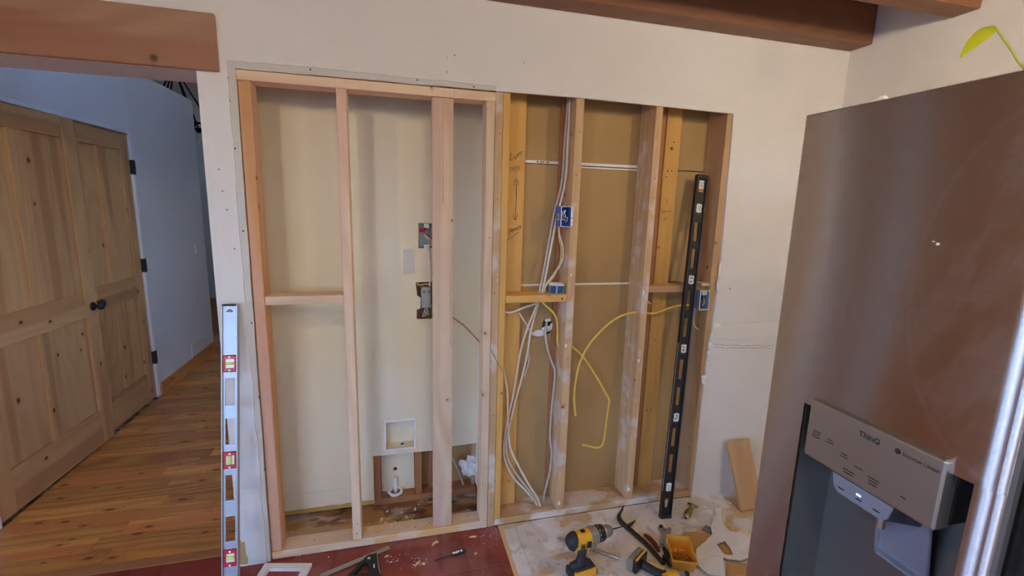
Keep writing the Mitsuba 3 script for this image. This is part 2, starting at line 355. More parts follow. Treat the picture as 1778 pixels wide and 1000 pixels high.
# hall: the wall with the pair of doors, open above 2.51, dark room beyond
XD = -1.854
hw = Polygon([(-.95, 0), (3.28, 0), (3.28, 2.512), (-.95, 2.512)]).difference(sbox(.500, 2.066, -.1, 2.034)).difference(sbox(-.625, .285, -.1, 2.034))
add('wall_hall', yz_prism(hw, XD - .13, XD), 'wall_paint', kind=S)
add('wall_hall_side', bx(-3.3, XD - .13, -.02, .12, 0, 2.72), 'wall_paint', kind=S)
add('wall_far', bx(-3.6, 2.4, 6.2, 6.4, 0, 3.1), 'wall_paint', kind=S)
add('wall_far_side', cat(bx(-3.6, -3.44, 0, 6.2, 0, 3.1)), 'wall_paint', kind=S)
add('wall_leak_stop', cat(bx(2.27, 2.4, .0, .33, 0, 3.1), bx(.95, 2.3, .31, .33, 0, 3.1)), 'wall_paint', kind=S)  # unseen walls added to stop sky light leaking in behind the sheets
he = Polygon([(.29, 0), (6.2, 0), (6.2, 3.1), (.29, 3.1)]).difference(sbox(.6, 1.5, 1.0, 2.1))
add('wall_hall_right', yz_prism(he, .75, .87), 'wall_paint', kind=S)
add('window_4', sub(bx(.78, .84, .6, 1.5, 1.0, 2.1), bx(.7, .9, .64, 1.46, 1.04, 2.06)), 'trim_white', kind=S)  # unseen window added to bring daylight into the hall
v = np.array([[.81, .6, 1.0], [.81, 1.5, 1.0], [.81, 1.5, 2.1], [.81, .6, 2.1]])
add('pane', (v, np.array([[0, 1, 2], [0, 2, 3]])), 'glass', parent='window_4')
board('baseboard_hall', bx(XD, XD + .014, 2.10, 3.28, 0, .105, .003), 'wood_plank', 1, kind=S)
add('baseboard_near', bx(XD, XD + .016, .30, .448, 0, .14, .004), 'trim_white', kind=S)
# ---------------------------------------------------------------- floors
F = 'floor'
add(F, cat(bx(-3.5, 2.5, -5, 6.4, -.12, -.02)), 'subfloor', kind=S)
add('cavity_floor', bx(-.56, .43, .089, .40, -.02, .004), 'subfloor', parent=F, label='dirty stained subfloor behind the new plate')
# hall planks along x
y = .132; row = 0
while y < 3.9:
    w = .098; x = -1.85 - (0 if y < 3.28 else 1.2) + 0; first = True
    while x < .75:
        L = random.uniform(.7, 1.7) * (random.uniform(.35, 1) if first else 1); first = False
        x1 = min(x + L, .75)
        if x1 > -.4 and x > -.35: break
        m = bx(x + .0006, x1 - .0006, y + .0008, y + w - .0008, -.02, random.uniform(-.0006, .0004), .0015)
        board('plank', m, 'wood_plank', 0, parent=F)
        x = x1
    y += w; row += 1
add('far_slab', bx(-3.5, .75, 3.95, 6.2, -.02, 0), 'wood_red', parent=F)
board('threshold_board', bx(-1.85, -.56, .075, .131, -.02, .0005, .002), 'wood_red', 0, parent=F, label='reddish threshold strip between the two floors')
# red painted boards along x
yy = .075
for k in range(20):
    w = .2465 if k else .33
    x0, x1 = -3.3, .486
    if yy - w < -4.9: break
    add('red_board', bx(x0, x1, yy - w + .0012, yy - .0012, -.02, random.uniform(-.001, .0005), .002), 'red_paint', parent=F)
    yy -= w
# dusty underlayment sheets in the kitchen corner
add('edge_strip', bx(.487, .505, -4.7, .0, -.02, .0015, .001), 'wood_chip', parent=F, label='raw yellow wood edge strip between red and gray floor')
add('underlayment_sheet', bx(.5055, .568, -4.7, .0, -.02, .002, .001), 'underlayment', parent=F)
add('underlayment_sheet', bx(.569, 1.79, -1.25, .0, -.02, .002, .001), 'underlayment', parent=F)
add('underlayment_sheet', bx(1.7915, RX, -1.25, .0, -.02, .002, .001), 'underlayment', parent=F)
add('underlayment_sheet', bx(.569, RX, -4.7, -1.2515, -.02, .002, .001), 'underlayment', parent=F)
# ================================================================ lamps (outside the frame, under the ceiling beams)
for i, (x, y, z) in enumerate(LAMPS):
    k = thing('globe_lamp', ('glowing globe lamp under the beam in front of the refrigerator', 'glowing globe lamp far behind the camera on the right', 'glowing globe lamp under the beam near the hallway opening', 'glowing globe lamp behind the camera in the middle of the room', 'glowing globe lamp far behind the camera on the left')[i], 'lamp', 'globe lamps under the beams')
    add('canopy', lathe([(0, 0), (.045, 0), (.045, .02), (0, .02)], (x, y, 2.389)), 'trim_white', parent=k)
    add('stem', cyl((x, y, z + .035), (x, y, 2.392), .01, n=10), 'trim_white', parent=k)
    d = trimesh.creation.icosphere(3, .04); d.apply_translation([x, y, z])
    scene[k + '__globe'] = mikit.ply(d, 'trim_white', emitter={'type': 'area', 'radiance': {'type': 'rgb', 'value': [LAMP_POWER * c for c in LAMP_TINT]}})
# ================================================================ timber: beams, lintel, studs, plates
def stud(label, x0, x1, y0, y1, z0, z1, m, name='stud', category='wall stud', group=None, c=.002):
    return board(name, bx(x0, x1, y0, y1, z0, z1, c), m, 2, label=label, cat=category, group=group)
def nails(key, pts, r=.0022, m='iron'):
    add('nail_head', cat(*[cyl((x, y + .001, z), (x, y - .0014, z), r, n=8) for x, y, z in pts]), m, parent=key)
board('ceiling_beam', bx(-3.3, RX, -.128, -.013, 2.41, 2.72, .004), 'wood_beam', 0, label='red-brown ceiling beam running along the top of the back wall', cat='beam')
for i, yb in enumerate((-.556, -1.0, -1.45, -1.9, -2.35, -2.8, -3.25, -3.7)):
    board('ceiling_beam', bx(-3.3, RX, yb, yb + .10, 2.41, 2.72, .004), 'wood_beam', 0, label='red-brown ceiling beam in the upper right corner, nearer than the one on the wall' if i == 0 else 'red-brown ceiling beam nearer the room than the two in the picture', cat='beam', group=None if i == 0 else 'ceiling beams behind the camera')
board('lintel_beam', bx(-3.2, -.602, -.030, -.0135, 2.045, 2.238, .003), 'wood_lintel', 0, label='broad knotty timber lintel over the hallway opening', cat='beam')
# left frame of new studs
tp = board('top_plate', bx(-.556, .432, 0, .089, 2.029, 2.0655, .002), 'wood_new', 0, label='pale new top plate lying across the left frame of studs', cat='framing plate')
add('pencil_mark', cat(*[bx(x - .0004, x + .0004, -.0004, .0, 2.030, 2.064) for x in (-.207, -.170, .166, .2105, .256)]), 'wood_red', parent=tp, label='pencil layout line')
sp = board('sole_plate', bx(-.552, .431, -.002, .089, .0005, .038, .003), 'wood_resin', 0, label='pale new sole plate on the red floor under the left frame', cat='framing plate')
add('nail_head', cat(*[cyl((x, y, .0375), (x, y, .0388), .0022, n=8) for x, y in ((-.38, .04), (-.1, .035), (-.02, .055), (.08, .03), (.085, .06), (.15, .045), (.34, .05))]), 'iron', parent=sp)
s1 = stud('stained orange and pink stud at the far left of the frame', -.552, -.509, .001, .089, .0385, 2.0285, 'wood_stained', c=.0035)
s2 = stud('narrow pale stud with a crosspiece on its left, second from the left', -.207, -.169, .001, .089, .0385, 2.0285, 'wood_new')
nails(s2, [(-.188, .001, .07), (-.186, .001, .12)])
s3 = stud('wide flat pale stud standing in front of the two wall cut-outs', .166, .255, .008, .046, .0385, 2.0285, 'wood_new', c=.0025)
add('crack', tube([(.2105, .0078, 2.02), (.209, .0076, 1.9), (.212, .0078, 1.75), (.2115, .008, 1.6)], .0006, 4), 'wood_red', parent=s3)
add('crack', tube([(.246, .0078, 1.35), (.244, .0076, 1.2), (.246, .0078, .95)], .0006, 4), 'wood_red', parent=s3)
s4 = stud('narrow pale pink stud at the right end of the left frame', .394, .431, .0, .089, .0385, 2.0285, 'wood_new')
nails(s4, [(.415, 0, 1.45), (.42, 0, .33), (.405, 0, .24)])
board('blocking', bx(-.5085, -.2075, .0, .089, 1.168, 1.205, .002), 'wood_new', 0, label='pinkish crosspiece between the two leftmost studs', cat='blocking')
# older framing on the right (wider studs)
s5 = stud('dusty old tan stud in the middle between the two openings', .4325, .4660, .0, .14, .0005, 2.46, 'wood_worn')
nails(s5, [(.455, 0, 1.9), (.45, 0, 1.62), (.46, 0, 1.34), (.445, 0, 1.2), (.463, 0, .86), (.452, 0, .6), (.465, 0, .25), (.45, 0, .12)])
s6 = stud('thin orange strip of a stud beside the stud with handwriting', .4668, .4985, .004, .14, .039, 2.46, 'wood_old')
s7 = stud('golden flat stud with black handwriting on it', .4995, .5995, .102, .1398, .039, 2.46, 'wood_old')
s8 = stud('old stud beside the blue box, with cables along its left side', .7995, .8385, .0, .14, .039, 2.46, 'wood_worn')
nails(s8, [(.82, 0, 1.93), (.815, 0, 1.74), (.825, 0, 1.45), (.82, 0, .86), (.83, 0, .33)])
s9 = stud('old weathered stud with white plaster spots, third in the right opening', 1.1985, 1.2355, .0, .14, .039, 2.46, 'wood_worn')
nails(s9, [(1.21, 0, 1.90), (1.212, 0, 1.60)], .004, 'chrome'); nails(s9, [(1.22, 0, 1.74), (1.21, 0, 1.2), (1.22, 0, 1.65)])
s10 = stud('golden flat stud with a scribbled pencil note, left of the black level', 1.325, 1.409, .102, .1398, .039, 2.46, 'wood_old')
nails(s10, [(1.37, .102, 1.93), (1.36, .102, 1.90), (1.35, .102, 1.79), (1.372, .102, 1.79), (1.345, .102, 1.76), (1.36, .102, .9), (1.345, .102, .5), (1.37, .102, .5)], .003)
s11 = stud('deep brown stud at the right edge of the right opening', 1.5885, 1.632, .0, .14, .039, 2.46, 'wood_mid')
board('sole_plate', bx(.4668, 1.632, .0, .14, .0025, .038, .003), 'wood_dusty', 0, label='dusty old sole plate on the gray floor under the right opening', cat='framing plate')
ba = board('blocking', cat(bx(.4995, .798, .0, .100, 1.150, 1.185, .0015), bx(.601, .798, .1005, .1395, 1.150, 1.185)), 'wood_old', 0, label='golden crosspiece with cables through it, left in the right opening', cat='blocking')
nails(ba, [(.775, 0, 1.166)], .004)
board('blocking', cat(bx(1.2365, 1.588, .030, .101, 1.178, 1.211, .0015), bx(1.410, 1.588, .1015, .1395, 1.178, 1.211)), 'wood_mid', 0, label='brown crosspiece behind the black level', cat='blocking')
board('shim', bx(1.545, 1.60, .005, .06, 1.2115, 1.226, .002), 'wood_new', 0, label='small wood shim on the crosspiece above the gray outlet box', cat='wood shim')
stud('added dark red strip for the shaded left side of the golden scribbled stud', 1.286, 1.3245, .110, .1398, .039, 2.46, 'wood_red')  # added board: shade on the golden stud side put into a darker wood colour
stud('added dark red strip for the redder rear side of the stud beside the blue box', .776, .799, .118, .1398, .039, 2.46, 'wood_red')  # added board giving the rear of the old stud side its redder tone
# framing seen through the low cut-out of the white wall
stud('dark brown stud end inside the low cut-out, at its left', -.125, -.087, .29, .37, .01, 1.0, 'wood_red', category='wall stud')
stud('brown stud inside the low cut-out, at its middle', .092, .128, .29, .37, .04, 1.0, 'wood_red', category='wall stud')
stud('dark stud inside the low cut-out, partly behind the flat stud', .165, .21, .33, .37, .04, 1.0, 'wood_red', category='wall stud')
stud('thin stud at the right end of the low cut-out', .404, .425, .31, .37, .04, 1.0, 'wood_mid', category='wall stud')
board('rear_plate', bx(-.13, .425, .286, .374, .004, .038, .002), 'wood_red', 0, label='old brown plate along the bottom of the low cut-out', cat='framing plate')
# ---------------------------------------------------------------- handwriting
def strokes(key, lines, o, s, w, y, name='handwriting', label=None):
    """pen strokes as thin ribbons on a face at y; points in a unit sheet scaled by s at o=(x, z)"""
    ms = [tube([(o[0] + p[0] * s, y, o[1] + p[1] * s) for p in l], w, 5, r2=.0004, sp=6) for l in lines]
    add(name, cat(*ms), 'ink', parent=key, label=label)
L = [  # x right, z up, unit 1 = 10 mm
 [(0, 4.2), (-.2, 2), (-.3, 0), (1.4, .8)],
 [(2.6, 2.9), (1.9, 2.1), (2.2, 1.2), (3, 1.2), (3.3, 2.2), (2.6, 2.9)],
 [(3.9, 1.9), (4.2, 3.4), (4.3, 4.0)], [(4.3, 4.0), (5.5, 4.6)], [(4.1, 2.9), (5.2, 3.5)],
 [(6.1, 2.9), (6.0, 4.7)], [(5.2, 4.5), (6.9, 5.4)]]
strokes(s7, L, (.5305, 1.80), .0078, .0013, .1017, label='handwritten word LOFT')
L = [[(0, 0), (.3, 2.2)], [(1, 2.4), (1.2, 1.3), (2.3, 1.6)], [(2.4, 3), (2.0, .1)], [(3.5, 3.2), (3.0, .4)], [(4.0, 2.5), (4.6, 3.1), (5.1, 2.5), (4.4, .9), (5.6, 1.1)]]
strokes(s7, L, (.531, 1.752), .0080, .0012, .1017, label='handwritten note 14/2')
L = [[(0, 20), (.1, 10), (0, 0)], [(-1.3, 17.2), (-.9, 19.2), (0, 20.2), (.9, 19.2), (1.3, 17.6)], [(-1.3, 2.6), (-.1, -.1), (1.2, 3)]]
strokes(s7, L, (.561, 1.53), .0092, .0012, .1017, label='double-headed arrow drawn in ink')
L = [[(.2, 0), (.6, 4.2), (1.5, 4.4), (1.7, 3.2), (.7, 2.6)], [(2.0, 2.6), (2.6, 4.6), (3.2, 3.0)], [(2.2, 3.4), (3.1, 3.7)], [(3.7, 3.3), (3.9, 5.0), (4.7, 3.8), (4.9, 5.4)],
     [(5.5, 4.0), (5.8, 5.9), (6.6, 6.2)], [(5.7, 5.0), (6.4, 5.2)], [(5.5, 4.0), (6.3, 4.3)], [(7.0, 6.6), (7.1, 4.8), (7.8, 5.3)], [(-.6, -2.3), (2.5, -.1), (6.4, 2.6)]]
strokes(s7, L, (.530, 1.452), .0080, .0013, .1017, label='underlined handwritten word PANEL')
L = [[(0, 0), (.1, 2.2)], [(1.2, .2), (1.3, 2.4)], [(0, 1.1), (1.3, 1.3)], [(1.6, 1.2), (2.6, 1.5), (3.8, 1.3), (5, 1.5)], [(2.2, 5), (2.2, 8)], [(1.4, -3.6), (2.4, -2.2), (3.4, -2.4)], [(2.0, -4), (2.3, -3)]]
strokes(s10, L, (1.338, 1.575), .0095, .0009, .1017, label='short scribbled pencil note')
# ================================================================ hall doors
def yz_box(y0, y1, z0, z1, x0, x1, c=.002): return bx(x0, x1, y0, y1, z0, z1, c)
def door(n, y0, y1, ym0, ym1, x, label, M=None):
    """a four-panel pine door, face at x, from y0 to y1; ym = inner stile edges"""
    t = .035; k = f'door_{n}'; tag(k, label, None, None, S)
    st = .105; z0, z1 = .012, 2.028; rails = [(z0, .235), (.845, 1.0), (1.912, z1)]; mid = ((y0 + y1) / 2 - .048, (y0 + y1) / 2 + .048)
    B = lambda nm, m, ax: board(nm, m, 'wood_door', ax, M=M, parent=k)
    for a, b in ((y0, y0 + st), (y1 - st, y1)): B('stile', yz_box(a, b, z0, z1, x - t, x), 2)
    for a, b in rails: B('rail', yz_box(y0 + st + .0003, y1 - st - .0003, a, b, x - t, x), 1)
    for a, b in ((rails[0][1], rails[1][0]), (rails[1][1], rails[2][0])):
        B('mullion', yz_box(mid[0], mid[1], a + .0003, b - .0003, x - t, x), 2)
        for c, d in ((y0 + st, mid[0]), (mid[1], y1 - st)):
            B('panel', yz_box(c + .0004, d - .0004, a + .0004, b - .0004, x - t + .006, x - .013, .0), 2)
    return k
sk, sy = .028, .50
Mo = np.eye(4); an = -math.radians(2.0); Mo[:2, :2] = [[math.cos(an), -math.sin(an)], [math.sin(an), math.cos(an)]]
piv = np.array([XD - .01, .505, 0, 0.]); Mo[:3, 3] = piv[:3] - Mo[:3, :3] @ piv[:3]
d1 = door(1, .505, 1.40, 0, 0, XD - .006, 'knotty pine panel door nearer the camera, slightly ajar', Mo)
d2 = door(2, 1.385, 2.058, 0, 0, XD - .012, 'knotty pine panel door beside the hall wall, with black hinges')
door(3, -.62, .28, 0, 0, XD - .012, 'unseen pine panel door added left of the pair for its brown reflection')  # unseen door added for the brown it reflects in the refrigerator
fr = [bx(XD - .12, XD + .006, 2.0605, 2.093, 0, 2.06, .002), bx(XD - .12, XD + .006, .45, .4985, 0, 2.06, .002), bx(XD - .12, XD + .003, .4988, 2.0602, 2.0345, 2.06, .002)]
add('trim_1', cat(*fr), 'trim_white', kind=S, label='white frame around the pair of pine doors')
for z in (1.80, 1.07, .335):
    h = add('hinge', cat(bx(XD - .012, XD + .0095, 2.050, 2.089, z - .05, z + .05, .001), cyl((XD + .01, 2.062, z - .052), (XD + .01, 2.062, z + .052), .006, n=10)), 'black_matte', parent=d2, label='black hinge')
def knob(k, y, z, x):
    add('knob', cat(lathe([(0, .003), (.027, .003), (.027, -.004), (.0, -.004)][::-1], (x, y, z), (1, 0, 0)), lathe([(0, 0), (.010, 0), (.009, .02), (.02, .028), (.024, .04), (.02, .052), (.0, .056)], (x, y, z), (1, 0, 0))), 'black_matte', True, parent=k, label='small black knob')
knob(d1, 1.355, .905, XD + .026); knob(d2, 1.445, .905, XD - .012)
# switch and register on the hall wall
k = thing('light_switch', 'small white light switch on the hall wall', 'light switch')
add('plate', bx(XD, XD + .006, 3.005, 3.078, 1.042, 1.158, .002), 'trim_white', parent=k); add('toggle', bx(XD + .006, XD + .011, 3.026, 3.057, 1.066, 1.134, .002), 'white_plastic', parent=k)
k = thing('wall_register', 'white air register low on the hall wall above the baseboard', 'vent')
add('frame', sub(bx(XD, XD + .008, 2.73, 3.01, .108, .224, .002), bx(XD + .003, XD + .02, 2.75, 2.99, .125, .207)), 'trim_white', parent=k)
for i in range(6): add('louver', bx(XD + .003, XD + .007, 2.75, 2.99, .128 + i * .0135, .136 + i * .0135), 'trim_white', parent=k)
# dark pendant in the room beyond
k = thing('pendant_light', 'dark iron pendant light hanging beyond the hall wall', 'pendant light')
pc = np.array([-2.36, 4.3, 2.92])
add('canopy', cyl(pc, pc + [0, 0, .05], .085), 'iron', parent=k)
add('cord', cyl(pc + [0, 0, .05], pc + [0, 0, .18], .012, n=10), 'iron', parent=k)
for i in range(6):
    a = i * math.pi / 3 + .25; e = pc + [math.cos(a) * .32, math.sin(a) * .32, -.50]
    add('rod', cyl(pc + [math.cos(a) * .06, math.sin(a) * .06, 0], e, .009, n=8), 'iron', parent=k)
ring = trimesh.creation.torus(.32, .012, 40, 8); ring.apply_translation(pc + [0, 0, -.5]); add('ring', ring, 'iron', parent=k)
for i in range(6):
    a = i * math.pi / 3 + .25; e = pc + [math.cos(a) * .32, math.sin(a) * .32, -.5]
    add('candle_cup', lathe([(0, -.05), (.02, -.05), (.045, 0), (.04, .004), (.0, 0)], e), 'iron', parent=k)
# ================================================================ cables and outlet boxes
def cable(name, label, pts, m, w=.0058, h=.0028, group=None, hint=(0, 1, 0)):
    return add(name, tube(pts, w, 10, h, 8, hint), m, True, label=label, cat='cable', group=group)
cable('wall_cable', 'gray cable running down along the old stud to the upper crosspiece, left strand', [(.787, .075, 2.30), (.787, .075, 2.08), (.782, .075, 1.91), (.774, .075, 1.70), (.745, .08, 1.566), (.727, .085, 1.43), (.703, .075, 1.29), (.682, .065, 1.19), (.676, .065, 1.15)], 'cable_gray')
cable('wall_cable', 'gray cable beside its twin above the crosspiece, right strand', [(.789, .055, 2.30), (.789, .055, 2.08), (.787, .05, 1.91), (.783, .05, 1.72), (.757, .06, 1.566), (.737, .07, 1.43), (.714, .065, 1.29), (.695, .06, 1.19), (.688, .06, 1.15)], 'cable_white')
cable('wall_cable', 'white cable leaving the bottom of the blue box and curving back to the crosspiece', [(.762, .045, 1.51), (.765, .05, 1.47), (.787, .05, 1.40), (.785, .05, 1.34), (.745, .055, 1.27), (.712, .06, 1.22), (.700, .065, 1.15)], 'cable_white', .0052)
cable('wall_cable', 'yellow cable leaving the blue box behind the white one', [(.765, .06, 1.51), (.771, .065, 1.45), (.786, .07, 1.40), (.784, .07, 1.33), (.752, .07, 1.26), (.715, .075, 1.21), (.705, .075, 1.15)], 'cable_yellow', .0052)
cable('wall_cable', 'beige cable dropping from the crosspiece to the corner of the bay, outer strand', [(.676, .07, 1.15), (.672, .07, 1.121), (.629, .07, 1.007), (.600, .07, .905), (.581, .07, .773), (.564, .07, .653), (.537, .07, .516), (.526, .07, .408), (.532, .065, .318), (.576, .06, .22), (.642, .06, .14), (.697, .06, .068), (.716, .06, .030)], 'cable_white', .0055)
cable('wall_cable', 'beige cable dropping from the crosspiece, inner strand', [(.690, .085, 1.15), (.681, .08, 1.121), (.650, .08, .991), (.638, .08, .889), (.616, .08, .77), (.581, .08, .621), (.552, .08, .484), (.541, .085, .408), (.549, .08, .32), (.595, .075, .23), (.655, .07, .142), (.706, .07, .07), (.724, .068, .030)], 'cable_white', .0055)
cable('wall_cable', 'beige cable coming out low on the orange stud and down to the plate', [(.503, .05, .83), (.516, .05, .77), (.530, .05, .70), (.534, .05, .634), (.542, .05, .479), (.556, .05, .385), (.602, .05, .283), (.660, .05, .171), (.712, .05, .085), (.728, .05, .030)], 'cable_white', .0055)
cable('wall_cable', 'short beige cable going sideways under the crosspiece', [(.682, .06, 1.149), (.660, .05, 1.134), (.603, .05, 1.116), (.54, .05, 1.094), (.501, .05, 1.098)], 'cable_white', .0052)
cable('wall_cable', 'short beige cable curling out beside the golden stud behind the beige pair', [(.592, .098, 1.08), (.606, .09, 1.055), (.640, .09, 1.005), (.652, .10, .97), (.648, .11, .90), (.655, .115, .82), (.636, .12, .74)], 'cable_white', .0045)
cable('wall_cable', 'thick gray cable wandering down the middle of the bay from the ragged hole', [(.750, .138, 1.035), (.744, .12, 1.011), (.733, .10, .967), (.749, .09, .876), (.784, .085, .782), (.788, .085, .719), (.779, .085, .563), (.777, .085, .402), (.790, .085, .32), (.785, .085, .215), (.770, .085, .135), (.758, .085, .075), (.758, .085, .03)], 'cable_gray', .0066, .0042)
cable('wall_cable', 'yellow cable hooking down from under the crosspiece beside the old stud', [(.695, .06, 1.15), (.703, .06, 1.131), (.738, .06, 1.101), (.770, .06, 1.062), (.782, .06, 1.003), (.784, .06, .94), (.798, .062, .905)], 'cable_yellow', .0055)
cable('wall_cable', 'long yellow cable arching over from the weathered stud and hanging in the middle bay', [(1.200, .03, 1.079), (1.164, .02, 1.079), (1.092, .012, 1.064), (1.016, .005, 1.019), (.943, .0, .948), (.895, .0, .867), (.876, .01, .771), (.873, .02, .649), (.886, .02, .548)], 'cable_yellow', .0062, .003)
cable('wall_cable', 'yellow cable crossing behind the arching one with its end hooked to the left', [(.838, .062, .925), (.862, .05, .904), (.921, .05, .852), (1.001, .05, .742), (1.056, .05, .653), (1.085, .05, .602), (1.080, .05, .538), (1.072, .05, .408), (1.062, .05, .352), (1.04, .05, .338), (1.005, .05, .345), (.946, .05, .366)], 'cable_yellow', .0058, .003)
cable('wall_cable', 'yellow cable crossing the narrow bay behind the black level to the gray box', [(1.237, .03, 1.075), (1.277, .06, 1.063), (1.328, .06, 1.064), (1.411, .06, 1.09), (1.479, .055, 1.103), (1.525, .05, 1.099), (1.545, .05, 1.10)], 'cable_yellow', .006)
cable('wall_cable', 'short yellow cable stub beside the weathered stud', [(1.24, .08, 1.16), (1.27, .085, 1.13), (1.31, .095, 1.105)], 'cable_yellow', .005)
cable('wall_cable', 'thin beige cable loop hanging below the gray box', [(1.56, .06, 1.09), (1.556, .06, 1.02), (1.560, .05, .985), (1.586, .05, .965)], 'cable_white', .004, .0026)
cable('wall_wire', 'thin brown wire slanting across the narrow white bay and through the studs', [(.17, .245, 1.10), (.24, .215, 1.065), (.282, .20, 1.039), (.337, .20, .996), (.378, .20, .952), (.420, .19, .905)], 'wood_red', .0035, .0028)
cable('wall_wire', 'thin brown wire lying across the faces of the tan and orange studs', [(.4335, -.002, .930), (.45, -.002, .897), (.469, -.002, .859), (.49, -.002, .825), (.497, .0015, .812), (.5015, .03, .80)], 'wood_red', .0015, .0013)
cable('wall_cable', 'white cable joining the two cut-outs beside the flat stud', [(.170, .268, 1.392), (.168, .255, 1.36), (.170, .24, 1.30), (.172, .24, 1.23), (.171, .262, 1.19)], 'cable_white', .005)
cable('wall_cable', 'gray cable curving down inside the low cut-out on the right', [(.27, .345, .24), (.302, .33, .192), (.335, .33, .110), (.362, .32, .030)], 'cable_gray', .0055, .004)
def openbox(x0, x1, y0, y1, z0, z1, t=.0025):
    return sub(bx(x0, x1, y0, y1, z0, z1, .0015), bx(x0 + t, x1 - t, y0 - .01, y1 - t, z0 + t, z1 - t))
def loops(key, cx, y, cz, w, h, m, n, name='wire', r=.0016, seed=0):
    R = np.random.default_rng(seed)
    for _ in range(n):
        a = [(cx + R.uniform(-w, w), y + R.uniform(.01, .04), cz + R.uniform(-h, h)) for _ in range(4)]
        a[1] = (a[1][0], y + R.uniform(.002, .012), a[1][2]); a[2] = (a[2][0], y + R.uniform(.002, .012), a[2][2])
        add(name, tube(a, r, 6), m, True, parent=key)
# blue box on the old stud
k = thing('outlet_box', 'bright blue plastic outlet box full of white wires on the old stud', 'outlet box')
add('shell', openbox(.7480, .7985, -.006, .066, 1.506, 1.598), 'box_blue', parent=k)
add('rim', sub(bx(.7475, .7988, -.0075, -.0062, 1.5055, 1.5985, .0005), bx(.7505, .796, -.01, 0, 1.508, 1.596)), 'white_plastic', parent=k, label='pale rim')
add('sticker', bx(.7468, .748, .018, .040, 1.535, 1.562), 'paper_white', parent=k); add('sticker_print', bx(.7464, .7468, .024, .034, 1.539, 1.558), 'cable_black', parent=k)
loops(k, .772, .0, 1.55, .017, .03, 'cable_white', 4, seed=3); loops(k, .772, .012, 1.56, .015, .03, 'cable_black', 3, seed=5)
add('wire_nut', lathe([(0, 0), (.006, 0), (.0045, .014), (.002, .018), (0, .018)], (.766, .006, 1.566), (.3, -.3, 1)), 'cable_white', parent=k)
for z, h in ((1.565, .024), (1.535, .012), (1.518, .009), (1.59, .010)):
    add('plaster_blob', rbox(.7995, .808, -.009, .0, z - h * .7, z + h * .7, .003), 'gypsum', parent=k, label='dried white plaster on the box flange')
# loose gray box lying on the crosspiece
k = thing('outlet_box', 'small gray-blue outlet box lying on the golden crosspiece', 'outlet box')
M = frame((.762, .055, 1.1865), (0, 0, 1), (math.cos(-.25), math.sin(-.25), 0)) @ np.diag([1, 1, 1, 1.])
def put(m): return mv(m, M)
add('shell', put(openbox(-.033, .033, -.040, .03, .0, .040)), 'box_gray_blue', parent=k)
add('lid_flap', put(bx(-.036, .036, -.042, .034, .0405, .0445, .001)), 'gypsum', parent=k, label='dusty white top side')
add('divider', put(bx(-.004, .004, -.039, .027, .003, .037)), 'box_gray_blue', parent=k)
# gray-blue box on the right stud
k = thing('outlet_box', 'pale blue outlet box with a copper wire on the deep brown stud', 'outlet box')
add('shell', openbox(1.532, 1.588, -.006, .060, 1.088, 1.190), 'box_gray_blue', parent=k)
add('rim', sub(bx(1.5312, 1.5885, -.0075, -.0062, 1.0872, 1.1908, .0005), bx(1.535, 1.585, -.01, 0, 1.091, 1.187)), 'white_plastic', parent=k, label='pale rim')
add('tab', bx(1.545, 1.575, -.004, .006, 1.165, 1.186, .002), 'cable_white', parent=k)
add('wire', tube([(1.56, .03, 1.10), (1.557, .006, 1.115), (1.562, .004, 1.14), (1.56, .01, 1.17)], .002, 6), 'wire_copper', True, parent=k)
loops(k, 1.562, .002, 1.135, .012, .035, 'cable_white', 2, seed=8); loops(k, 1.556, .012, 1.13, .012, .03, 'cable_black', 2, seed=9)
# metal switch box in the white wall
k = thing('switch_box', 'metal box with red wires in the upper cut-out of the white wall', 'switch box')
add('shell', openbox(.122, .194, YB - .003, YB + .066, 1.380, 1.498, .002), 'box_metal', parent=k)
for z in (1.488, 1.386): add('ear', sub(bx(.146, .170, YB - .004, YB - .002, z - .010, z + .010, .0008), cyl((.158, YB - .02, z), (.158, YB + .02, z), .003, n=8)), 'trim_white', parent=k)
add('wire_nut', lathe([(0, 0), (.008, 0), (.006, .018), (.0025, .024), (0, .024)], (.136, YB + .006, 1.462), (-.2, -.6, .6)), 'wire_red', parent=k, label='red wire nut')
add('wire_nut', lathe([(0, 0), (.007, 0), (.0055, .016), (.0025, .022), (0, .022)], (.152, YB + .014, 1.468), (.1, -.7, .5)), 'wire_red', parent=k, label='red wire nut')
add('wire', tube([(.142, YB + .012, 1.46), (.160, YB + .004, 1.445), (.178, YB + .006, 1.432), (.188, YB + .012, 1.415)], .0024, 6), 'wire_red', True, parent=k, label='red wire')
for dx, s in ((0, 0), (.008, .004), (.016, -.003)):
    add('wire', tube([(.146 + dx * .3, YB + .02, 1.46), (.152 + dx * .5, YB + .006, 1.438), (.166 + dx, YB + .004 + s, 1.415), (.164 + dx, YB + .01, 1.385)], .0022, 6), 'cable_white', True, parent=k)
# device in the lower cut-out
k = thing('receptacle', 'gray receptacle hanging in the lower ragged cut-out of the white wall', 'outlet')
add('body', bx(.128, .182, YB + .016, YB + .05, 1.085, 1.170, .003), 'box_metal', parent=k)
add('strap', bx(.132, .178, YB + .013, YB + .0155, 1.075, 1.182, .0005), 'steel', parent=k)
for x in (.138, .165): add('slot_block', bx(x, x + .012, YB + .008, YB + .0128, 1.150, 1.166, .001), 'tool_gray', parent=k)
loops(k, .150, YB + .006, 1.055, .02, .025, 'cable_white', 3, seed=12); loops(k, .15, YB + .02, 1.05, .02, .02, 'cable_black', 2, seed=13)
add('torn_paper', tube([(.108, YB - .002, 1.205), (.125, YB - .004, 1.196), (.15, YB - .004, 1.201), (.18, YB - .003, 1.197)], .004, 6, .0015), 'cardboard', parent=k)
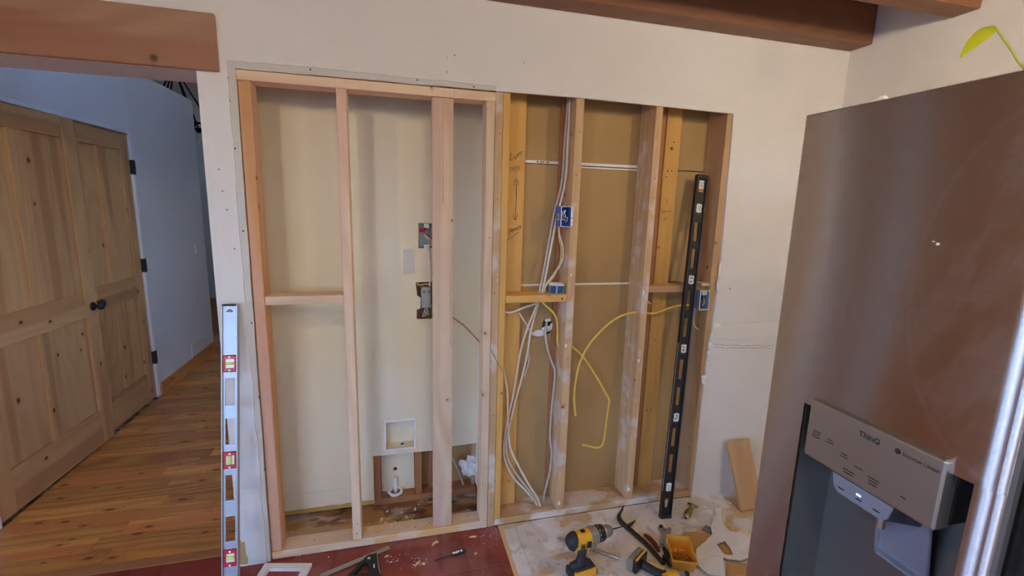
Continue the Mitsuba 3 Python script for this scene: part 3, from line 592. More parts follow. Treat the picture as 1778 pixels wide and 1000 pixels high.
# spray foam and splice at the hole in the brown sheet
def lump(c, r, seed, sub_=2, amp=.35, sc=None):
    m = trimesh.creation.icosphere(sub_, 1.0); v = m.vertices
    v = v * (1 + amp * (meshkit.fbm(v * 1.8 + seed * 5.1, 3, seed)[:, None] * 2 - 1))
    m.vertices = v * np.asarray(sc if sc is not None else [1, 1, 1]) * r + np.asarray(c); return m
k = thing('cable_splice', 'white plaster-smeared cable splice in a ragged dark hole of the brown sheet', 'cable splice')
add('hole', lump((.752, .138, .995), .026, 3, 2, .3, (1, .18, 1.6)), 'black_matte', True, parent=k)
add('smear', lump((.706, .128, .962), .026, 5, 3, .4, (1.35, .5, .62)), 'gypsum', True, parent=k)
add('smear', lump((.745, .124, .985), .02, 8, 3, .5, (1.2, .5, .8)), 'gypsum', True, parent=k)
add('smear', lump((.752, .126, 1.03), .014, 9, 3, .5, (1.2, .4, .6)), 'gypsum', True, parent=k)
add('smear', lump((.774, .128, .995), .012, 10, 3, .5, (.8, .5, 1.3)), 'gypsum', True, parent=k)
# pipe and panel inside the low cut-out
k = thing('access_panel', 'cream panel with a round hole inside the low cut-out of the white wall', 'panel')
add('sheet', sub(bx(-.085, .090, .352, .362, .036, .40), cyl((-.012, .3, .165), (-.012, .4, .165), .011)), 'rear_paint', parent=k)
add('hole_back', cyl((-.012, .3615, .165), (-.012, .363, .165), .013), 'black_matte', parent=k)
k = thing('drain_pipe', 'white pipe standing in a ring of foam inside the low cut-out', 'pipe')
add('pipe', cyl((-.012, .335, .039), (-.012, .335, .125), .0105), 'trim_white', parent=k)
rg = trimesh.creation.torus(.033, .008, 24, 8); rg.vertices[:] *= (1 + .25 * (meshkit.noise(rg.vertices * 60)[:, None] - .5)); rg.apply_translation((-.012, .322, .050)); add('foam_ring', rg, 'gypsum', True, parent=k, label='lumpy ring of foam')
k = add('insulation_scrap', cat(lump((.392, .31, .155), .042, 21, 4, 1.1, (1, .45, 1.25)), lump((.37, .31, .18), .022, 22, 3, 1.0, (1.3, .5, .6))), 'gypsum', True, label='crumpled white scrap stuffed at the right end of the low cut-out', cat='insulation')
# ================================================================ the two levels leaning on the wall
def level(k, B, P, length, W, D, spans, m_body, m_flange):
    """I-beam level from B to P; local x along, y across (to the right), z out of its face; spans: list of (a, b, kind)"""
    B, P = np.array(B, float), np.array(P, float)
    d = P - B; n = np.array([0, -1, 0.]); 
    M = axes(B, d, np.cross(n, d))       # local y = across, local z = towards the room
    if M[0, 1] < 0: M = axes(B, d, -np.cross(n, d))
    M[:3, 2] = np.cross(M[:3, 0], M[:3, 1])
    return M
# black 72 inch level
k = thing('spirit_level', 'long black level with white vials leaning in the right opening', 'level')
B, P = np.array([1.359, -.128, .001]), np.array([1.524, .065, 1.772]); Lb = np.linalg.norm(P - B)
MB = axes(B, P - B, [-1, 0, 0]); 
# local: x up along the level, y to the left (-x), z = x cross y -> check it faces the room
sgn = 1 if MB[1, 2] < 0 else -1
W, D = .031, .0125
def loc(m): return mv(m, MB)
web = bx(0, Lb, -W + .006, W - .006, -.004, .004)
holes = []
for a, b in ((.8129, .8673), (.7352, .7915), (.6138, .6705), (.5368, .5921), (.4123, .4713), (.3361, .3903), (.2134, .2697), (.1346, .1912)):
    holes.append(rbox(a * Lb, b * Lb, -.0125, .0125, -.02, .02, .004, 8))
VB = (.907, .703, .5033, .3013, .0933)
for v in VB: holes.append(bx(v * Lb - .018, v * Lb + .018, -.013, .013, -.02, .02))
holes.append(man(manifold3d.Manifold.batch_hull([tm(cyl((.0571 * Lb, -.011, -.02), (.0571 * Lb, -.011, .02), .003)), tm(cyl((.0571 * Lb, .011, -.02), (.0571 * Lb, .011, .02), .003)), tm(cyl((.034 * Lb, 0, -.02), (.034 * Lb, 0, .02), .009))])))
add('web', loc(sub(web, *holes)), 'black_plastic', parent=k)
for s in (-1, 1):
    add('rail', loc(bx(0.002, Lb - .002, min(s * W, s * (W - .006)), max(s * W, s * (W - .006)), -D, D, .0015)), 'black_plastic', parent=k)
for a, b in ((0, .020), (Lb - .018, Lb + .002)): add('end_cap', loc(rbox(a, b, -W - .001, W + .001, -D - .001, D + .001, .004, 8)), 'rubber', parent=k)
for v in VB:
    add('vial_frame', loc(sub(rbox(v * Lb - .022, v * Lb + .022, -.0155, .0155, -.0085, .0085, .004, 8), bx(v * Lb - .014, v * Lb + .014, -.0095, .0095, -.02, .02))), 'white_plastic', parent=k, label='white vial frame')
    h = num(k + '__vial'); up = v in (VB[0], VB[-1])
    add('vial', loc(cyl((v * Lb, -.0095, 0), (v * Lb, .0095, 0), .0055, n=12) if not up else cyl((v * Lb - .014, 0, 0), (v * Lb + .014, 0, 0), .0055, n=12)), 'vial_clear', True, parent=k)
    for e in (-.0255, .0255): add('screw', loc(cyl((v * Lb + e, 0, sgn * .003), (v * Lb + e, 0, sgn * .0055), .002, n=8)), 'chrome', parent=k)
s = sgn * .0046
lab = lambda a, b, y0, y1, z: bx(a * Lb, b * Lb, y0, y1, min(z, z + sgn * .0006), max(z, z + sgn * .0006))
add('sticker', loc(lab(.9535, .985, -.0135, .0135, s)), 'paper_white', parent=k, label='white and orange sticker')
add('sticker_stripe', loc(lab(.9545, .962, -.0125, .0125, s + sgn * .0007)), 'wire_copper', parent=k)
add('sticker_print', loc(cat(*[lab(.966 + .004 * i, .968 + .004 * i, -.009, .004 + .004 * (i % 2), s + sgn * .0007) for i in range(4)])), 'tool_gray', parent=k)
add('edge_mark', loc(cat(*[bx(.08 * Lb + i * .0012, .52 * Lb, W - .0004, W + .0003, -.004, .004) for i in range(1)])), 'steel', parent=k, label='bright line along the left rail')  # bright steel line laid over the black rail
# silver 48 inch level
k = thing('spirit_level', 'silver aluminum level with red vial frames leaning by the hallway opening', 'level')
B, P = np.array([-.637, -.27, .001]), np.array([-.622, -.043, 1.187]); Ls = np.linalg.norm(P - B)
MS = axes(B, P - B, [-1, 0, 0]); sg = 1 if MS[1, 2] < 0 else -1
def loc(m): return mv(m, MS)
W, D = .029, .0125
holes = []
for a, b in ((.631, .7607 - .07), (.5477, .631 - .0), (.3684, .4497), (.2373, .3167)):
    pass
for a, b in ((.6736, .7607), (.5477, .631), (.3684, .4497), (.2373, .3167)):
    holes.append(bx(a * Ls, b * Ls, -.017, .017, -.02, .02))
VS = (.808, .4977, .185)
for v in VS: holes.append(bx(v * Ls - .02, v * Ls + .02, -.015, .015, -.02, .02))
hh = man(manifold3d.Manifold.cylinder(.04, .012, .012, 24).translate([.9735 * Ls, 0, -.02])); hh = man(tm(hh) ^ tm(bx(.9735 * Ls, Ls, -.02, .02, -.03, .03)))
add('web', loc(sub(bx(0, Ls - .001, -W + .004, W - .004, -.003, .003), *holes, hh)), 'aluminum', parent=k)
for s_ in (-1, 1): add('rail', loc(bx(.001, Ls - .001, min(s_ * W, s_ * (W - .005)), max(s_ * W, s_ * (W - .005)), -D, D, .001)), 'aluminum', parent=k)
for a, b in ((0, .008), (Ls - .008, Ls)): add('end_cap', loc(bx(a, b, -W + .005, W - .005, -D + .001, D - .001, .001)), 'rubber', parent=k)
for v in VS:
    f = add('vial_frame', loc(sub(rbox(v * Ls - .033, v * Ls + .033, -.0245, .0245, -.0105, .0105, .005, 8), bx(v * Ls - .019, v * Ls + .019, -.0165, .0165, -.02, .02))), 'vial_red', parent=k, label='red vial frame')
    add('window', loc(rbox(v * Ls - .019, v * Ls + .019, -.0165, .0165, -.004, .004, .002, 8)), 'vial_clear', parent=f)
    c = cyl((v * Ls, -.013, sg * .004), (v * Ls, .013, sg * .004), .0055, n=12) if v != VS[1] else cyl((v * Ls - .016, 0, sg * .004), (v * Ls + .016, 0, sg * .004), .0055, n=12)
    add('vial', loc(c), 'vial_fluid', True, parent=f)
    for e in (-.026, .026): add('screw', loc(cyl((v * Ls + e, 0, sg * .0095), (v * Ls + e, 0, sg * .012), .004, n=10)), 'white_plastic', parent=f)
# ================================================================ tools and scraps on the floor
def smooth_union(parts, edge=.006, it=6):
    m = tm(parts[0])
    for p in parts[1:]: m = m + tm(p)
    m = man(m.refine_to_length(edge)); m.merge_vertices()
    trimesh.smoothing.filter_taubin(m, iterations=it); return m
def ballhull(*pr, n=20):
    return man(manifold3d.Manifold.batch_hull([manifold3d.Manifold.sphere(r, n).translate(list(p)) for p, r in pr]))
def rotz(a): return np.array([[math.cos(a), -math.sin(a), 0, 0], [math.sin(a), math.cos(a), 0, 0], [0, 0, 1, 0], [0, 0, 0, 1.]])
def tr(x, y, z): M = np.eye(4); M[:3, 3] = x, y, z; return M
X = (1, 0, 0)
# --- drill standing on its battery: local x = forward along the chuck, z up, foot at z = 0
k = thing('cordless_drill', 'yellow and black cordless drill standing upright on its battery on the gray floor', 'drill')
MD = tr(.772, -.388, .0025) @ rotz(math.radians(8)); pt = lambda m: mv(m, MD)
ZA = .183
add('motor_housing', pt(smooth_union([ballhull(((-.045, 0, ZA), .034), ((.03, 0, ZA - .001), .036)), ballhull(((-.03, 0, ZA - .02), .026), ((.02, 0, ZA - .03), .024))])), 'tool_yellow', True, parent=k)
capm = smooth_union([ballhull(((-.047, 0, ZA), .0345), ((-.040, 0, ZA + .001), .0362)), ballhull(((-.046, 0, ZA - .02), .026), ((-.048, 0, ZA - .01), .027))])
capm = man(tm(capm) ^ tm(hullpts([(-.2, -.1, .1), (-.2, .1, .1), (-.2, -.1, .25), (-.2, .1, .25), (-.030, -.1, .25), (-.030, .1, .25), (-.058, -.1, .1), (-.058, .1, .1)])))
add('rear_cap', pt(capm), 'rubber', 40, parent=k, label='black rubber rear cap')
add('gear_case', pt(lathe([(0, 0), (.036, 0), (.0375, .004), (.0375, .034), (.034, .038), (0, .038)], (.030, 0, ZA), X, 28)), 'tool_gray', 30, parent=k)
add('gear_skirt', pt(rbox(.032, .066, -.022, .022, ZA - .055, ZA - .02, .01)), 'tool_gray', 30, parent=k)
add('clutch_collar', pt(lathe([(0, 0), (.034, 0), (.0365, .004), (.035, .026), (.033, .032), (0, .032)], (.068, 0, ZA), X, 28)), 'black_plastic', 30, parent=k)
for i in range(12):
    a = i * math.pi / 6
    add('clutch_number', pt(bx(.072, .0775, -.0035, .0035, 0, .0006).apply_transform(tr(0, 0, ZA) @ trimesh.transformations.rotation_matrix(a, [1, 0, 0]) @ tr(0, 0, .0362))), 'tool_gray', parent=k)
add('collar_ring', pt(lathe([(0, 0), (.030, 0), (.030, .010), (0, .010)], (.100, 0, ZA), X, 28)), 'steel', 30, parent=k)
pr = [(0, 0), (.026, 0)] + [(.0265 - (.0008 if i % 2 else 0), .002 + .002 * i) for i in range(9)] + [(.024, .026), (.0185, .036), (.010, .040), (0, .040)]
add('chuck', pt(lathe(pr, (.110, 0, ZA), X, 28)), 'tool_gray', 30, parent=k)
add('drill_bit', pt(cat(cyl((.148, 0, ZA), (.178, 0, ZA), .0032, n=10), cyl((.178, 0, ZA), (.236, 0, ZA), .0028, .0018, 8))), 'dark_steel', True, parent=k)
add('badge', pt(bx(-.012, .008, -.010, .010, ZA + .0345, ZA + .0362, .0008)), 'black_plastic', parent=k, label='small black badge on top')
for s in (-1, 1):
    for i in range(4): add('vent', pt(bx(-.026, -.004, min(s * .0325, s * .0355), max(s * .0325, s * .0355), ZA - .024 + i * .007, ZA - .021 + i * .007)), 'black_plastic', parent=k)
    add('side_panel', pt(rbox(.002, .026, min(s * .030, s * .0365), max(s * .030, s * .0365), ZA - .026, ZA + .006, .003)), 'black_plastic', parent=k)
add('handle', pt(smooth_union([ballhull(((.005, 0, .150), .021), ((.001, 0, .10), .0185)), ballhull(((.001, 0, .10), .0185), ((-.006, 0, .062), .021)), ballhull(((-.008, 0, .060), .022), ((.028, 0, .056), .018), ((-.036, 0, .056), .018))])), 'rubber', True, parent=k, label='black rubber grip')
add('trigger', pt(rbox(.020, .038, -.009, .009, .118, .146, .005)), 'tool_yellow', True, parent=k)
add('battery', pt(smooth_union([rbox(-.058, .066, -.037, .037, 0, .044, .010), rbox(-.046, .05, -.030, .030, .03, .056, .008)], .006, 3)), 'rubber', True, parent=k, label='black battery with yellow sides')
for s in (-1, 1): add('battery_side', pt(rbox(-.05, .060, min(s * .022, s * .0385), max(s * .022, s * .0385), .006, .047, .006)), 'tool_yellow', True, parent=k, label='yellow side')
add('battery_front', pt(rbox(.05, .0685, -.030, .030, .004, .034, .004)), 'black_plastic', True, parent=k)
# --- impact driver lying on its side: head towards +x, handle back and left
k = thing('impact_driver', 'compact yellow and black driver lying on its side beside the yellow bin', 'impact driver')
MI = tr(1.135, -.530, .0335) @ rotz(math.radians(9)); pt = lambda m: mv(m, MI)
add('motor_housing', pt(smooth_union([ballhull(((-.055, 0, 0), .030), ((.0, 0, 0), .031))])), 'rubber', True, parent=k, label='black motor housing')
add('side_shell', pt(smooth_union([ballhull(((-.018, 0, .004), .029), ((.012, 0, .004), .030)), ballhull(((-.04, .006, .012), .019), ((.01, .006, .012), .02))])), 'tool_yellow', True, parent=k, label='yellow shell')
add('nose_cone', pt(lathe([(0, 0), (.0305, 0), (.031, .008), (.028, .024), (.019, .040), (.014, .044), (0, .044)], (.020, 0, 0), X, 28)), 'tool_gray', 30, parent=k)
add('collet', pt(lathe([(0, 0), (.012, 0), (.0125, .004), (.011, .018), (.012, .020), (.010, .024), (0, .024)], (.064, 0, 0), X, 20)), 'black_plastic', 30, parent=k)
add('driver_bit', pt(cyl((.086, 0, 0), (.122, 0, 0), .0038, n=6)), 'steel', parent=k)
add('handle', pt(smooth_union([ballhull(((-.02, .025, -.002), .021), ((-.036, .065, -.004), .017)), ballhull(((-.036, .065, -.004), .017), ((-.056, .112, -.006), .019))])), 'rubber', True, parent=k, label='black grip')
add('grip_stripe', pt(tube([(-.006, .045, .012), (-.020, .075, .012), (-.036, .106, .011)], .005, 8, .003, hint=(0, 0, 1))), 'tool_yellow', True, parent=k, label='yellow stripe')
add('trigger', pt(rbox(-.012, .006, .034, .062, -.008, .006, .005)), 'rubber', True, parent=k)
MF = MI @ tr(-.066, .128, .002) @ rotz(math.radians(24))
pf = lambda m: mv(m, MF)
add('battery_foot', pf(rbox(-.050, .050, -.008, .012, -.030, .034, .006)), 'black_plastic', True, parent=k)
add('foot_stripe', pf(rbox(-.046, .046, -.004, .006, .030, .0355, .002)), 'tool_yellow', True, parent=k)
add('battery', pf(rbox(-.052, .052, .0125, .040, -.031, .033, .009)), 'tool_gray', True, parent=k, label='gray battery')
# --- pry bar with a hooked fork
k = thing('pry_bar', 'dark rusty pry bar with a hooked forked end pointing at the wall', 'pry bar')
bar = [(1.166, -.42, .010), (1.160, -.35, .010), (1.150, -.285, .012), (1.130, -.215, .014), (1.118, -.165, .013), (1.106, -.130, .015), (1.104, -.105, .022), (1.116, -.088, .032)]
add('shaft', tube(bar, [.0095, .011, .0115, .0115, .012, .013, .012, .008], 8), 'dark_steel', 40, parent=k)
for s in (-1, 1): add('claw', tube([(1.114, -.090, .031), (1.130 + s * .006, -.078 + s * .006, .038), (1.148 + s * .008, -.064 + s * .009, .050)], [.007, .0055, .002], 7), 'dark_steel', 40, parent=k)
add('spur', tube([(1.120, -.165, .016), (1.146, -.160, .022), (1.172, -.150, .030)], [.0085, .008, .0025], 7), 'dark_steel', 40, parent=k)
k = thing('pliers', 'pliers with dark red and black grips lying against the pry bar', 'pliers')
add('grip', tube([(1.178, -.232, .012), (1.188, -.262, .013), (1.192, -.30, .013), (1.188, -.345, .012)], [.006, .0105, .0105, .008], 10), 'dark_red', True, parent=k, label='dark red grip')
add('grip', tube([(1.222, -.335, .011), (1.216, -.36, .012), (1.206, -.385, .013), (1.192, -.405, .012)], [.008, .011, .011, .008], 10), 'rubber', True, parent=k, label='black grip')
add('jaw', cat(lathe([(0, -.007), (.014, -.007), (.014, .007), (0, .007)], (1.190, -.395, .014)), hullpts([(1.183, -.40, .006), (1.199, -.40, .006), (1.199, -.40, .022), (1.183, -.40, .022), (1.178, -.445, .010), (1.188, -.447, .010), (1.188, -.447, .018), (1.178, -.445, .018)])), 'dark_steel', parent=k)
# --- adjustable wrench
k = thing('wrench', 'gray steel adjustable wrench lying with its jaws toward the black level', 'wrench')
MW = axes((1.222, -.322, .004), (.082, .108, 0), (-.108, .082, 0)); pt = lambda m: mv(m, MW)
hd = Polygon([(0, -.012), (-.006, -.008), (-.008, 0), (-.006, .008), (0, .012), (.03, .010), (.095, .012), (.108, .024), (.124, .031), (.146, .030), (.152, .022), (.138, .014), (.134, .009), (.134, -.009), (.139, -.013), (.150, -.020), (.147, -.029), (.126, -.029), (.106, -.020), (.094, -.012), (.03, -.010)])
hd = hd.buffer(.001).difference(Point(.006, 0).buffer(.006))
add('body', pt(prism(hd, .011)), 'steel', parent=k)
add('movable_jaw', pt(bx(.124, .149, .010, .027, -.001, .013, .002)), 'dark_steel', parent=k)
add('worm', pt(cyl((.118, -.007, .0065), (.118, .008, .0065), .006, n=14)), 'dark_steel', parent=k)
# --- yellow bin with screws
k = thing('screw_bin', 'small open yellow plastic bin holding brass-colored screws', 'bin')
R0 = np.array([[1.246, -.309], [1.346, -.347], [1.280, -.502], [1.179, -.462]]); c0 = R0.mean(0)
def ringbox(s0, z0, s1, z1): return hullpts([(*(c0 + (p - c0) * s0), z0) for p in R0] + [(*(c0 + (p - c0) * s1), z1) for p in R0])
add('tub', sub(ringbox(.80, .003, 1.0, .060), ringbox(.775, .006, .972, .0615)), 'bin_yellow', parent=k)
add('rim', sub(ringbox(1.03, .0565, 1.03, .0605), ringbox(.965, .05, .965, .07)), 'bin_yellow', parent=k)
def screw(L=.036):
    return cat(lathe([(0, 0), (.0042, 0), (.0036, .0014), (.0018, .0035), (.0017, L - .006), (.0003, L), (0, L)], (0, 0, 0), X, 8), *[lathe([(.0016, 0), (.0025, .0007), (.0016, .0014)], (.012 + .0028 * i, 0, 0), X, 8) for i in range(5)])
sm = mikit.ply(screw(), 'screw_gold', smooth=40); rs = np.random.default_rng(31)
ex, ey = (R0[1] - R0[0]) / np.linalg.norm(R0[1] - R0[0]), (R0[3] - R0[0]) / np.linalg.norm(R0[3] - R0[0])
for i in range(64):
    u, v = rs.uniform(-.030, .030), rs.uniform(-.020, .052); q = c0 + ex * u + ey * v
    a, t = rs.uniform(0, 2 * math.pi), rs.uniform(-.45, .45); d = np.array([math.cos(a) * math.cos(t), math.sin(a) * math.cos(t), math.sin(t)])
    z = .011 + rs.uniform(0, .018) * (1 - abs(u) / .04)
    key = num('screw'); o = np.array([*q, z + .004]) - d * .014
    Mx = frame(o, np.cross(d, [0.1, .2, 1]), d)   # x along d
    scene[key] = {**sm, 'to_world': T(Mx.tolist())}
    tag(key, 'brass-colored wood screw in the heap inside the yellow bin', 'screw', 'screws in the yellow bin')
# --- brass valve fitting near the black level
k = thing('valve_fitting', 'old brass and chrome water valve lying on the gray floor', 'valve')
o, dv = np.array([1.452, -.172, .016]), np.array([.118, .095, .0]); dv /= np.linalg.norm(dv)
add('nut', lathe([(0, 0), (.012, 0), (.0135, .003), (.0135, .022), (.011, .026), (0, .026)], o, dv, 6), 'chrome', parent=k, label='chrome nut')
add('socket', cyl(o - dv * .001, o + dv * .0, .007, n=14), 'black_matte', parent=k)
add('body', lathe([(0, .024), (.012, .024), (.0175, .030), (.0185, .045), (.017, .068), (.012, .074), (.012, .095), (0, .095)], o, dv, 20), 'brass', 30, parent=k)
add('stem', cyl(o + dv * .09, o + dv * .125, .008, n=14), 'chrome', True, parent=k)
sd = np.array([-dv[1], dv[0], 0])
add('handle', cat(*[ballhull((o + dv * .13, .009), (o + dv * .135 + s * sd * .024 + np.array([0, 0, .0]), .006), n=12) for s in (-1, 1)], ballhull((o + dv * .13, .009), (o + dv * .14 + np.array([0, 0, -.006]), .007), n=12)), 'brass', True, parent=k)
# --- long drill bit behind the drill
k = thing('drill_bit', 'long loose twist drill bit lying on the gray floor behind the drill', 'drill bit')
A, B2 = np.array([.749, -.159, .009]), np.array([.987, -.348, .009]); db = (B2 - A) / np.linalg.norm(B2 - A); Lg = np.linalg.norm(B2 - A)
add('shank', cyl(A + db * Lg * .68, B2, .0085, n=16), 'steel', True, parent=k)
th = np.linspace(0, 5.2 * 2 * math.pi, 160); fr_ = frame(A, db)
core = [A + db * Lg * .7 * t / th[-1] for t in th]
for ph in (0, math.pi):
    pts = [c + fr_[:3, 0] * math.cos(t + ph) * .0055 + fr_[:3, 1] * math.sin(t + ph) * .0055 for c, t in zip(core, th)]
    add('flute', tube(pts, .0034, 6, sp=0, hint=fr_[:3, 0] + .3 * db), 'steel', True, parent=k)
add('tip', cyl(A + db * .004, A - db * .008, .0075, .001, 12), 'steel', parent=k)
# --- combination square on the red floor
k = thing('combination_square', 'steel combination square with a black head on the red floor', 'square')
e = np.array([-.267, -.103, 0]); e /= np.linalg.norm(e); s_ = np.array([-e[1], e[0], 0])
o = np.array([-.043, -.047, .010]); MR = axes(o, e, s_); pt = lambda m: mv(m, MR)
add('blade', pt(bx(0, .305, -.012, .012, -.001, .0012, .0003)), 'steel', parent=k)
add('rule_marks', pt(cat(*[bx(.006 + i * .0064, .0064 + .006 + i * .0064 - .0058, .012 - (.007 if i % 4 == 0 else .004), .012, .0012, .0014) for i in range(46)])), 'black_plastic', parent=k, kind='stuff')
hd = Polygon([(.112, -.030), (.086, -.012), (.086, .016), (.128, .016), (.215, .112), (.150, .112), (.112, .06)])
# head in blade coordinates: body hangs towards the room
HM = np.array([(-.101, -.075), (-.155, -.096), (-.225, -.200), (-.060, -.215)])
hp = Polygon([(-.098, -.083), (-.137, -.088), (-.152, -.105), (-.222, -.200), (-.215, -.214), (-.08, -.205), (-.088, -.165)])
hp = hp.difference(Polygon([(-.138, -.135), (-.150, -.132), (-.188, -.190), (-.128, -.186)]).buffer(.004)).difference(Point(-.112, -.150).buffer(.007))
h = prism(hp, .018); h.apply_translation([0, 0, .0025]); add('head', h, 'black_matte', parent=k)
add('head_edge', tube([(-.097, -.083, .0215), (-.0885, -.165, .0215), (-.081, -.204, .0215)], .002, 6, sp=2), 'steel', parent=k)
add('lock_nut', cyl((-.131, -.113, .0200), (-.131, -.113, .0255), .0075, n=16), 'chrome', parent=k)
add('vial', cyl((-.108, -.148, .018), (-.106, -.172, .018), .004, n=10), 'vial_clear', True, parent=k)
# --- white frame on the floor
k = thing('trim_frame', 'empty white square plastic frame lying on the red floor', 'frame')
a0, a1, a2 = np.array([-.573, -.032]), np.array([-.372, -.077]), np.array([-.597, -.125]); u = (a1 - a0); n = np.linalg.norm(u); u /= n; w = np.array([u[1], -u[0]])
MFr = axes((*a0, .001), (*u, 0), (*w, 0)); pt = lambda m: mv(m, MFr)
fz = -1 if MFr[2, 2] < 0 else 1
o_ = rbox(0, n, 0, .20, min(0, fz * .016), max(0, fz * .016), .003, 8)
add('border', pt(sub(o_, bx(.032, n - .032, .032, .168, -.03, .03))), 'white_plastic', parent=k)
add('lip', pt(sub(bx(.026, n - .026, .026, .174, min(0, fz * .010), max(0, fz * .010)), bx(.030, n - .030, .030, .170, -.03, .03))), 'white_plastic', parent=k)
# --- screwdriver bit / nail set on the red floor
k = thing('screwdriver', 'thin dark screwdriver dusted with plaster on the red floor', 'screwdriver')
p0, p1 = np.array([.156, -.169, .006]), np.array([.305, -.141, .008]); d = (p1 - p0) / np.linalg.norm(p1 - p0)
add('blade', cyl(p0, p0 + d * .085, .003, n=10), 'dark_steel', True, parent=k)
add('handle', lathe([(0, 0), (.004, 0), (.008, .008), (.009, .04), (.0075, .062), (0, .068)], p0 + d * .083, d, 14), 'rubber', True, parent=k)
add('dust', cat(*[lump(p0 + d * (.09 + .012 * i) + np.array([0, 0, .007]), .006, 40 + i, 1, .6, (1.2, .9, .5)) for i in range(4)]), 'gypsum', parent=k, kind='stuff', label='white plaster dust')
# --- leaning scrap board
k = 'scrap_board'
Lw, Ln = .142, .372
q0, q1 = np.array([1.789, -.170, .0045]), np.array([1.770, -.030, .333]); ax = (q1 - q0); Ln = np.linalg.norm(ax); side = np.array([1, -.01, 0.])
m, uv = wood_uv(bx(0, Lw, -.019, 0, 0, Ln, .0015), 2)
MZ = np.eye(4); z_ = ax / Ln; x_ = side - z_ * (side @ z_); x_ /= np.linalg.norm(x_); y_ = np.cross(z_, x_); MZ[:3, 0], MZ[:3, 1], MZ[:3, 2], MZ[:3, 3] = x_, y_, z_, q0
add('scrap_board', mv(m, MZ), 'wood_mid', uv=uv, label='short tan board leaning on the white wall beside the refrigerator', cat='board')
# --- torn drywall paper, cardboard, gray scrap
def sheet(name, poly, z, th, m, amp, label, category, seed, hole=None, kind=None):
    """a torn sheet with a crumpled surface"""
    P_ = Polygon(poly).buffer(0)
    if hole: P_ = P_.difference(Polygon(hole))
    P_ = P_.segmentize(.012)
    v, f = trimesh.creation.triangulate_polygon(P_, engine='earcut')
    g = trimesh.Trimesh(np.c_[v, np.zeros(len(v))], f, process=True)
    for _ in range(3):
        vv, ff = trimesh.remesh.subdivide_to_size(g.vertices, g.faces, .022); g = trimesh.Trimesh(vv, ff, process=True)
        break
    h = meshkit.fbm(np.c_[g.vertices[:, :2] * 16, np.zeros(len(g.vertices)) + seed], 3, seed)
    top = g.copy(); top.vertices[:, 2] = z + th + amp * h
    top.vertices[:, :2] += (meshkit.noise(np.c_[g.vertices[:, :2] * 90, np.zeros(len(g.vertices))], seed)[:, None] - .5) * .006
    bot = top.copy(); bot.vertices[:, 2] -= th; bot.invert()
    b = top.edges[trimesh.grouping.group_rows(top.edges_sorted, require_count=1)]; n_ = len(top.vertices)
    sides = np.vstack([[[e_[1], e_[0], e_[0] + n_], [e_[1], e_[0] + n_, e_[1] + n_]] for e_ in b])
    return add(name, trimesh.Trimesh(np.vstack([top.vertices, bot.vertices]), np.vstack([top.faces, bot.faces + n_, sides]), process=False), m, label=label, cat=category)
tornp = [(1.648, -.145), (1.690, -.150), (1.640, -.206), (1.612, -.262), (1.603, -.311), (1.660, -.365), (1.70, -.44), (1.60, -.485), (1.516, -.492), (1.449, -.46), (1.38, -.56), (1.321, -.527), (1.306, -.459), (1.357, -.388), (1.428, -.355), (1.505, -.313), (1.532, -.265), (1.60, -.206), (1.63, -.185)]
sheet('torn_drywall', tornp, .011, .004, 'paper_white', .016, 'large torn piece of white drywall paper on the floor beside the refrigerator', 'drywall scrap', 3, hole=[(1.477, -.38), (1.532, -.369), (1.527, -.414), (1.512, -.449), (1.468, -.445)])
sheet('torn_drywall', [(1.475, -.372), (1.535, -.362), (1.532, -.414), (1.515, -.455), (1.462, -.45)], .005, .002, 'cardboard', .004, 'brown paper patch showing in the hole of the large torn drywall piece', 'drywall scrap', 9)
sheet('cardboard_scrap', [(1.375, -.258), (1.418, -.262), (1.47, -.285), (1.522, -.308), (1.44, -.352), (1.375, -.385), (1.355, -.36), (1.362, -.30)], .004, .003, 'cardboard', .008, 'olive-brown cardboard scrap beside the yellow bin', 'cardboard', 5)
sheet('cardboard_scrap', [(1.223, -.56), (1.295, -.520), (1.318, -.527), (1.37, -.575), (1.46, -.475), (1.54, -.50), (1.56, -.62), (1.25, -.66)], .003, .003, 'cardboard', .004, 'brown cardboard sheet under the large torn drywall piece', 'cardboard', 6)
sheet('vinyl_scrap', [(1.485, -.258), (1.53, -.232), (1.566, -.289), (1.515, -.300)], .004, .002, 'vinyl_gray', .004, 'small gray vinyl scrap above the brown cardboard', 'scrap', 7)
# --- wood chips on the red floor, crumbs, dust
def chip(c, L, w, a, label, seed):
    m = hullpts([(-L / 2, 0, .001), (-L * .1, w, .001), (L / 2, w * .2, .002), (L * .2, -w * .7, .001), (-L * .1, w * .8, .006), (L * .42, w * .1, .007), (L * .15, -w * .5, .005), (-L * .4, 0, .004)])
    add('wood_chip', mv(m, tr(*c) @ rotz(a)), 'wood_chip', label=label, cat='wood chip')
chip((.165, -.058, .001), .050, .009, .85, 'long yellow wood chip below the foot of the flat stud', 1)
chip((.178, -.056, .001), .016, .006, .3, 'tiny yellow wood chip right of the long one', 2)
chip((.080, -.168, .001), .045, .008, .9, 'yellow wood chip among white crumbs on the red floor', 3)
chip((.105, -.176, .001), .022, .008, -.2, 'curled pale wood chip beside the one among the crumbs', 4)
chip((.350, -.055, .001), .042, .007, -.1, 'pale splintery wood chip near the tan stud', 5)
chip((-.055, -.095, .001), .026, .007, .3, 'small yellow wood chip beside the square', 6)
chip((.345, -.165, .001), .020, .007, 1.2, 'yellow splinter near the edge of the red floor', 7)
rc = np.random.default_rng(17)
def crumb(r, seed):
    g = np.random.default_rng(seed); p = g.normal(size=(9, 3)); p /= np.linalg.norm(p, axis=1, keepdims=True); return hullpts(p * r * g.uniform(.6, 1.1, (9, 1)) * np.array([1, .8, .6]))
kinds = [crumb(1, i) for i in range(6)]
